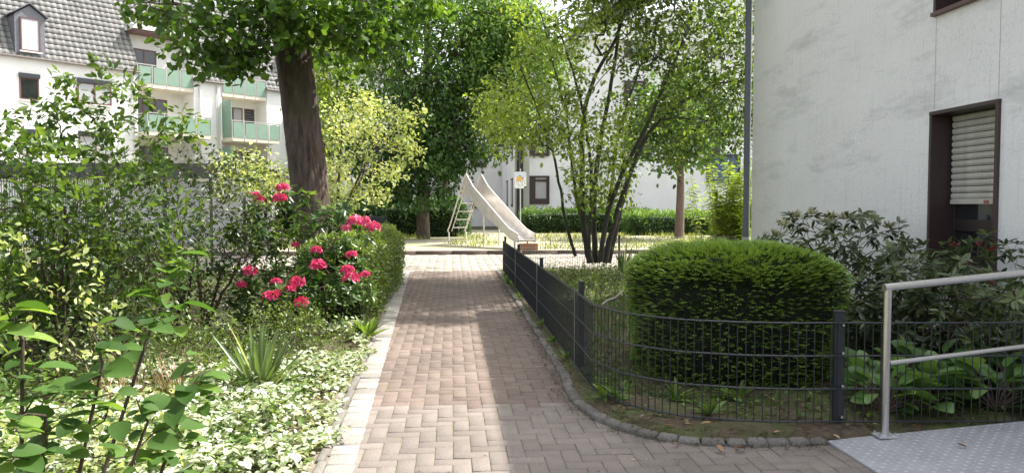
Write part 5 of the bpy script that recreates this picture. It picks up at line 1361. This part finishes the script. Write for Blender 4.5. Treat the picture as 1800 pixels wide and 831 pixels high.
canes("bamboo_shrub", (5.95, 15.4, .05), 62, 2.3, "tall bamboo like shrub with pale drooping leaves at the building corner", G['bright'], .5, .17, 30, .72)
for i, (px, Y, h, lab, mt) in enumerate(((1180, 12.6, .55, "leafy perennial with pale tips behind the yew", 'cover'), (1245, 13.2, .7, "tall stalked perennial between yew and bamboo shrub", 'bright'), (1140, 13.4, .5, "yellow leaved perennial right of the many stemmed tree", 'bright'), (1290, 12.6, .6, "reddish stalked perennial at the building corner", 'weed'), (1210, 14.0, .6, "upright perennial at the sunlit wire fence", 'weed'), (1265, 12.2, .5, "low perennial right behind the yew's top", 'bright'))):
    canes("perennial", (dp(px, 400, Y).x, Y, .06), 9, h, lab, G[mt], .3, .13, 9, .6, "plant")
# bergenia: big rounded leaves on short stalks
bn = [(3.0, 5.0), (3.25, 5.15), (3.5, 4.95), (3.75, 5.1), (4.0, 4.95), (4.3, 5.1), (4.55, 5.0), (2.85, 5.3), (3.4, 5.4), (3.9, 5.45), (4.45, 5.4), (2.75, 4.9), (4.15, 5.3)]
bsrc = []
for v_ in range(3):
    n = 30; az = R.random(n) * 6.3; el = .25 + R.random(n) * .95; D = np.stack([np.cos(az) * np.cos(el), np.sin(az) * np.cos(el), np.sin(el)], 1); sl_ = .10 + .14 * R.random(n)
    P = D * sl_[:, None] + np.array((0, 0, .02)); Dl = nrm(D * np.array((1, 1, .35)) + R.normal(size=(n, 3)) * .15); N = nrm(np.array((0, 0, 1)) - D * .55 + R.normal(size=(n, 3)) * .2)
    L = .16 * (.6 + .6 * R.random(n)); Vv, Q, kq = leaf_geo(P, Dl, N, L, L * .78, 'broad', .12, .2)
    mb = MB()
    for q in range(n): mb.tube([(0, 0, 0), tuple(P[q] * .6), tuple(P[q])], .004, 5)
    bsrc.append((Vv, Q, np.repeat(np.clip(.45 + R.normal(size=n) * .2, 0, 1), kq), mb))
for i, (x, y) in enumerate(bn):
    pass
bproto = []
for i, (Vv, Q, T, mb) in enumerate(bsrc):
    t_ = empty("bergenia", (0, 0, 0), 0, "bergenia clump with large round green leaves behind the wire fence", "plant", "bergenia clumps behind the fence by the ramp")
    np_mesh("foliage", Vv, Q, G['bergenia'], t_, T, True); mb.build("stalk", B['red'], t_); bproto.append(t_)
for i, (x, y) in enumerate(bn):
    t_ = bproto[i] if i < 3 else copy_tree(bproto[i % 3]); t_.location = (x, y - .42 - .06 * (x - 2.5), .06); t_.rotation_euler = (0, 0, i * 2.1); s_ = .9 + .3 * random.random(); t_.scale = (s_, s_, s_)

# ---- things nobody could count
def carpet(name, P, L_, Wr, mat, tint0, tv, kind='leaf', up=1.2, stand=.5, rise=.0):
    n = len(P); az = R.random(n) * 6.3; D = np.stack([np.cos(az), np.sin(az), stand * R.normal(size=n) + rise], 1); N = rvec(n) * .5 + np.array((0, 0, up)); L = L_ * (.4 + 1.0 * R.random(n) ** 1.4)
    return tag(leaves(name, P, D, N, L, L * Wr, tint0 + R.normal(size=n) * tv, mat, None, kind, .12, .2), kind='stuff')
n = 21000
y = 2.6 + R.random(n) ** 1.0 * 5.6; xl = -.51 - .0316 * (y - 3.8) - .26
x = xl - R.random(n) ** 1.15 * 1.6 + .05 + .10 * np.clip(np.sin(y * 3.1) + np.sin(y * 7.3 + 1), -.6, 1.6) * R.random(n); z = .03 + .15 * (R.random(n) ** .7) * np.clip((xl - x + .1) / .35, .15, 1) * (1 + .4 * np.sin(x * 7) * np.sin(y * 5))
cl_ = np.sin(x * 6.3 + 2 * np.sin(y * 2.1)) * np.sin(y * 5.2 + np.sin(x * 3)); keep = (R.random(n) < .62 + .55 * cl_) & ~((((x + 1.75) / 1.0) ** 2 + ((y - 6.85) / 1.0) ** 2) < .8); P = np.stack([x, y, z], 1)[keep]
y2 = 2.2 + R.random(5000) * 2.6; x2 = -1.2 - R.random(5000) * 1.9; P = np.concatenate([P, np.stack([x2, y2, .03 + .18 * R.random(5000) ** .7], 1)])
carpet("ground_cover", P, .05, .62, G['cover'], .58, .3, 'oval')
n = 11000; y = 2.3 + R.random(n) * 4; x = -1.0 - R.random(n) * 3.0; P = np.stack([x, y, .02 + .14 * R.random(n)], 1)
carpet("ground_ivy", P, .05, .6, G['weed'], .55, .25, 'oval')
n = 9000; y = 5.2 + R.random(n) * 10; x = -4.9 + R.random(n) * 3.4; P = np.stack([x, y, .03 + .12 * R.random(n)], 1)
carpet("shade_ground_cover", P, .055, .6, G['fine'], .4, .2, 'oval')
# weeds inside the fence
n = 11000; y = 6.6 + R.random(n) * 8.6; x = 1.08 + R.random(n) ** .8 * 3.4; P = np.stack([x, y, .06 + .16 * R.random(n) ** 2 * (1 + .5 * np.sin(x * 4) * np.sin(y * 3))], 1)
carpet("weed_cover", P, .06, .45, G['weed'], .38, .22, 'leaf', stand=.6, rise=.25)
n = 1300; y = 5.6 + R.random(n) * 9.4; x = 1.08 + R.random(n) * 2.4; P = np.stack([x, y, np.full(n, .05)], 1)
D = np.stack([R.normal(size=n) * .3, R.normal(size=n) * .3, np.ones(n)], 1)
tag(leaves("tall_grass", P, D, rvec(n), .14 + .28 * R.random(n) ** 2, .008, .2 + R.normal(size=n) * .2, G['grass'], None, 'strap', 0, .15), kind='stuff')
# moss, crumbs and litter along the right kerb
n = 5200; ss = R.random(n) * (KLEN[-1] - .1); P = []; D = []
off = R.normal(size=n) * .035 - np.where(R.random(n) < .55, .065, -.075)
for s_, f_ in zip(ss, off):
    q, a = along(s_); P.append((q[0] - math.sin(a) * f_, q[1] + math.cos(a) * f_, .012 if f_ < -.03 else .05))
P = np.array(P); P[:, 2] += .004 * R.random(n)
carpet("moss_litter", P, .016, .6, leaf_mat("moss_crumbs", [(0, (.03, .022, .014)), (.4, (.07, .05, .03)), (.7, (.07, .09, .02)), (1, (.25, .2, .13))], .1, .8, .2, 1.0), .45, .3, 'leaf', stand=.25)
# grass on the play area
n = 9000; y = 21.2 + R.random(n) * 9.5; x = -7 + R.random(n) * 17
dens = np.sin(x * .9 + 1) * np.sin(y * .8 + .4) + .5 * np.sin(x * 2.3) + np.where(y > 27.6, .9, 0) + np.where(x > 2.6, .45, 0) + np.where(y < 21.5, .5, 0)
kp = dens > .35; x, y = x[kp], y[kp]; n = len(x); P = np.stack([x, y, np.full(n, .1)], 1); D = np.stack([R.normal(size=n) * .4, R.normal(size=n) * .4, np.ones(n)], 1)
tag(leaves("grass", P, D, rvec(n), .06 + .14 * R.random(n) ** 2 + np.where(y > 27.6, .08, 0), .02, .65 + R.normal(size=n) * .25, G['grass'], None, 'strap', 0, .2), kind='stuff')

n = 5200; tq = R.random(n); P = np.stack([1.05 + 3.6 * R.random(n) ** 1.3, 4.2 + 4.4 * R.random(n) ** 1.2, np.full(n, .055)], 1); P[:, 1] = np.maximum(P[:, 1], 4.15 + .12 * 0)
kp = np.array([not (x < 2.3 and y < 4.35 + .9 * max(0, 1.45 - x) ** 1.6) for x, y, _ in P]); P = P[kp]; P[:, 2] += .02 * R.random(len(P))
carpet("leaf_litter", P, .03, .5, leaf_mat("litter", [(0, (.05, .032, .02)), (.45, (.15, .09, .05)), (.7, (.12, .13, .04)), (1, (.38, .30, .2))], .1, .7, .2, 1.0), .4, .3, 'leaf', stand=.25)
n = 4200; P = np.stack([1.06 + 3.0 * R.random(n) ** 1.4, 4.3 + 2.4 * R.random(n), .06 + .05 * R.random(n)], 1); P = P[(P[:, 0] + P[:, 1]) > 6.15]
carpet("creeping_weed", P, .035, .6, G['weed'], .45, .25, 'oval')
n = 260; P = np.stack([-.5 + 1.4 * R.random(n) ** .8, 3.4 + 12 * R.random(n), np.full(n, .004)], 1); P = np.concatenate([P, np.stack([.2 + 2.2 * R.random(90), 3.2 + 1.3 * R.random(90), np.full(90, .004)], 1)])
carpet("path_litter", P, .02, .45, leaf_mat("path_crumbs", [(0, (.05, .035, .02)), (.5, (.2, .13, .08)), (1, (.5, .42, .3))], .1, .7, .2, 1.0), .5, .3, 'leaf', stand=.12)
# ---- single weeds at the fence's foot
wp = []
for v_ in range(2):
    n = 14; az = R.random(n) * 6.3; el = .2 + R.random(n) * 1.0; D = np.stack([np.cos(az) * np.cos(el), np.sin(az) * np.cos(el), np.sin(el)], 1)
    ob = leaves("dandelion", D * .01, D, np.array((0, 0, 1.)) + R.normal(size=(n, 3)) * .2, .08 + .09 * R.random(n), .03, .6 + R.normal(size=n) * .2, G['weed'], None, 'broad', .2, .3, True)
    wp.append(ob)
wpos = [(.985, 6.35), (1.05, 4.98), (1.12, 4.90), (1.2, 5.05), (.97, 8.1), (.96, 10.6), (.95, 12.3), (1.5, 4.85), (1.85, 4.9), (1.95, 4.85), (.985, 7.1), (.955, 13.4), (1.02, 5.6), (.95, 12.0), (1.62, 4.5)]
for i, (x, y) in enumerate(wpos):
    ob = wp[i] if i < 2 else wp[i % 2].copy()
    if i >= 2: COL.objects.link(ob)
    ob.location = (x, y, .05); ob.rotation_euler = (0, 0, i * 1.7); s_ = .55 + .6 * random.random(); ob.scale = (s_, s_, s_ * 1.1)
    tag(ob, "small green weed growing at the foot of the dark wire fence", "weed", "weeds at the fence foot")
# ---- fallen leaves
def fallen(loc, s, rz, label, group=None, tint=.5, tilt=.15):
    n = 1; ob = leaves("fallen_leaf", np.zeros((1, 3)), np.array([(0, 1., 0)]), np.array([(0, 0, 1.)]), s, s * .55, np.array([tint]), G['fallen'], None, 'broad', .3, -.12, True)
    ob.location = loc; ob.rotation_euler = (tilt, .1, rz); tag(ob, label, "leaf", group); return ob
q = gp(1700, 782, .07); fallen((q.x, q.y, .012 + .178 * (q.x - rampA.x) / (rampB.x - rampA.x) + .006), .05, 1.2, "small brown fallen leaf lying on the metal ramp", None, .5)
q = gp(1476, 770, .06); fallen((q.x, q.y, .06), .045, .5, "yellow fallen leaf beside the fence post next to the ramp", None, 1.0)
for i, (px, py) in enumerate(((1194, 768), (1220, 748), (1170, 748), (1232, 745), (1310, 775), (1340, 745), (1600, 748), (1622, 752), (1130, 752), (1590, 660), (1270, 780), (1100, 700), (990, 640), (968, 580), (1360, 760))):
    q = gp(px, py, .06); fallen((q.x, q.y, .062 if py < 765 else .02), .05 * (.6 + .7 * random.random()), random.random() * 6, "brown fallen leaf lying by the kerb and the wire fence", "fallen leaves by the kerb", .3 + .5 * random.random())
# pale dead branch leaning out of the weeds onto the fence
mb = MB(); pts = [dp(1058, 535, 6.1), dp(1068, 528, 6.3), dp(1080, 524, 6.5), dp(1095, 512, 6.7)]; b0 = pts[0]
mb.tube([q - b0 for q in pts] + [Vector(dp(1110, 560, 6.75)) - b0], [.008, .009, .01, .01, .008], 8); ob = mb.build("dead_branch", plain("pale_wood", (.34, .31, .28), .8), None); ob.location = b0; tag(ob, "pale bent dead branch between the wire fence and the yew", "branch")
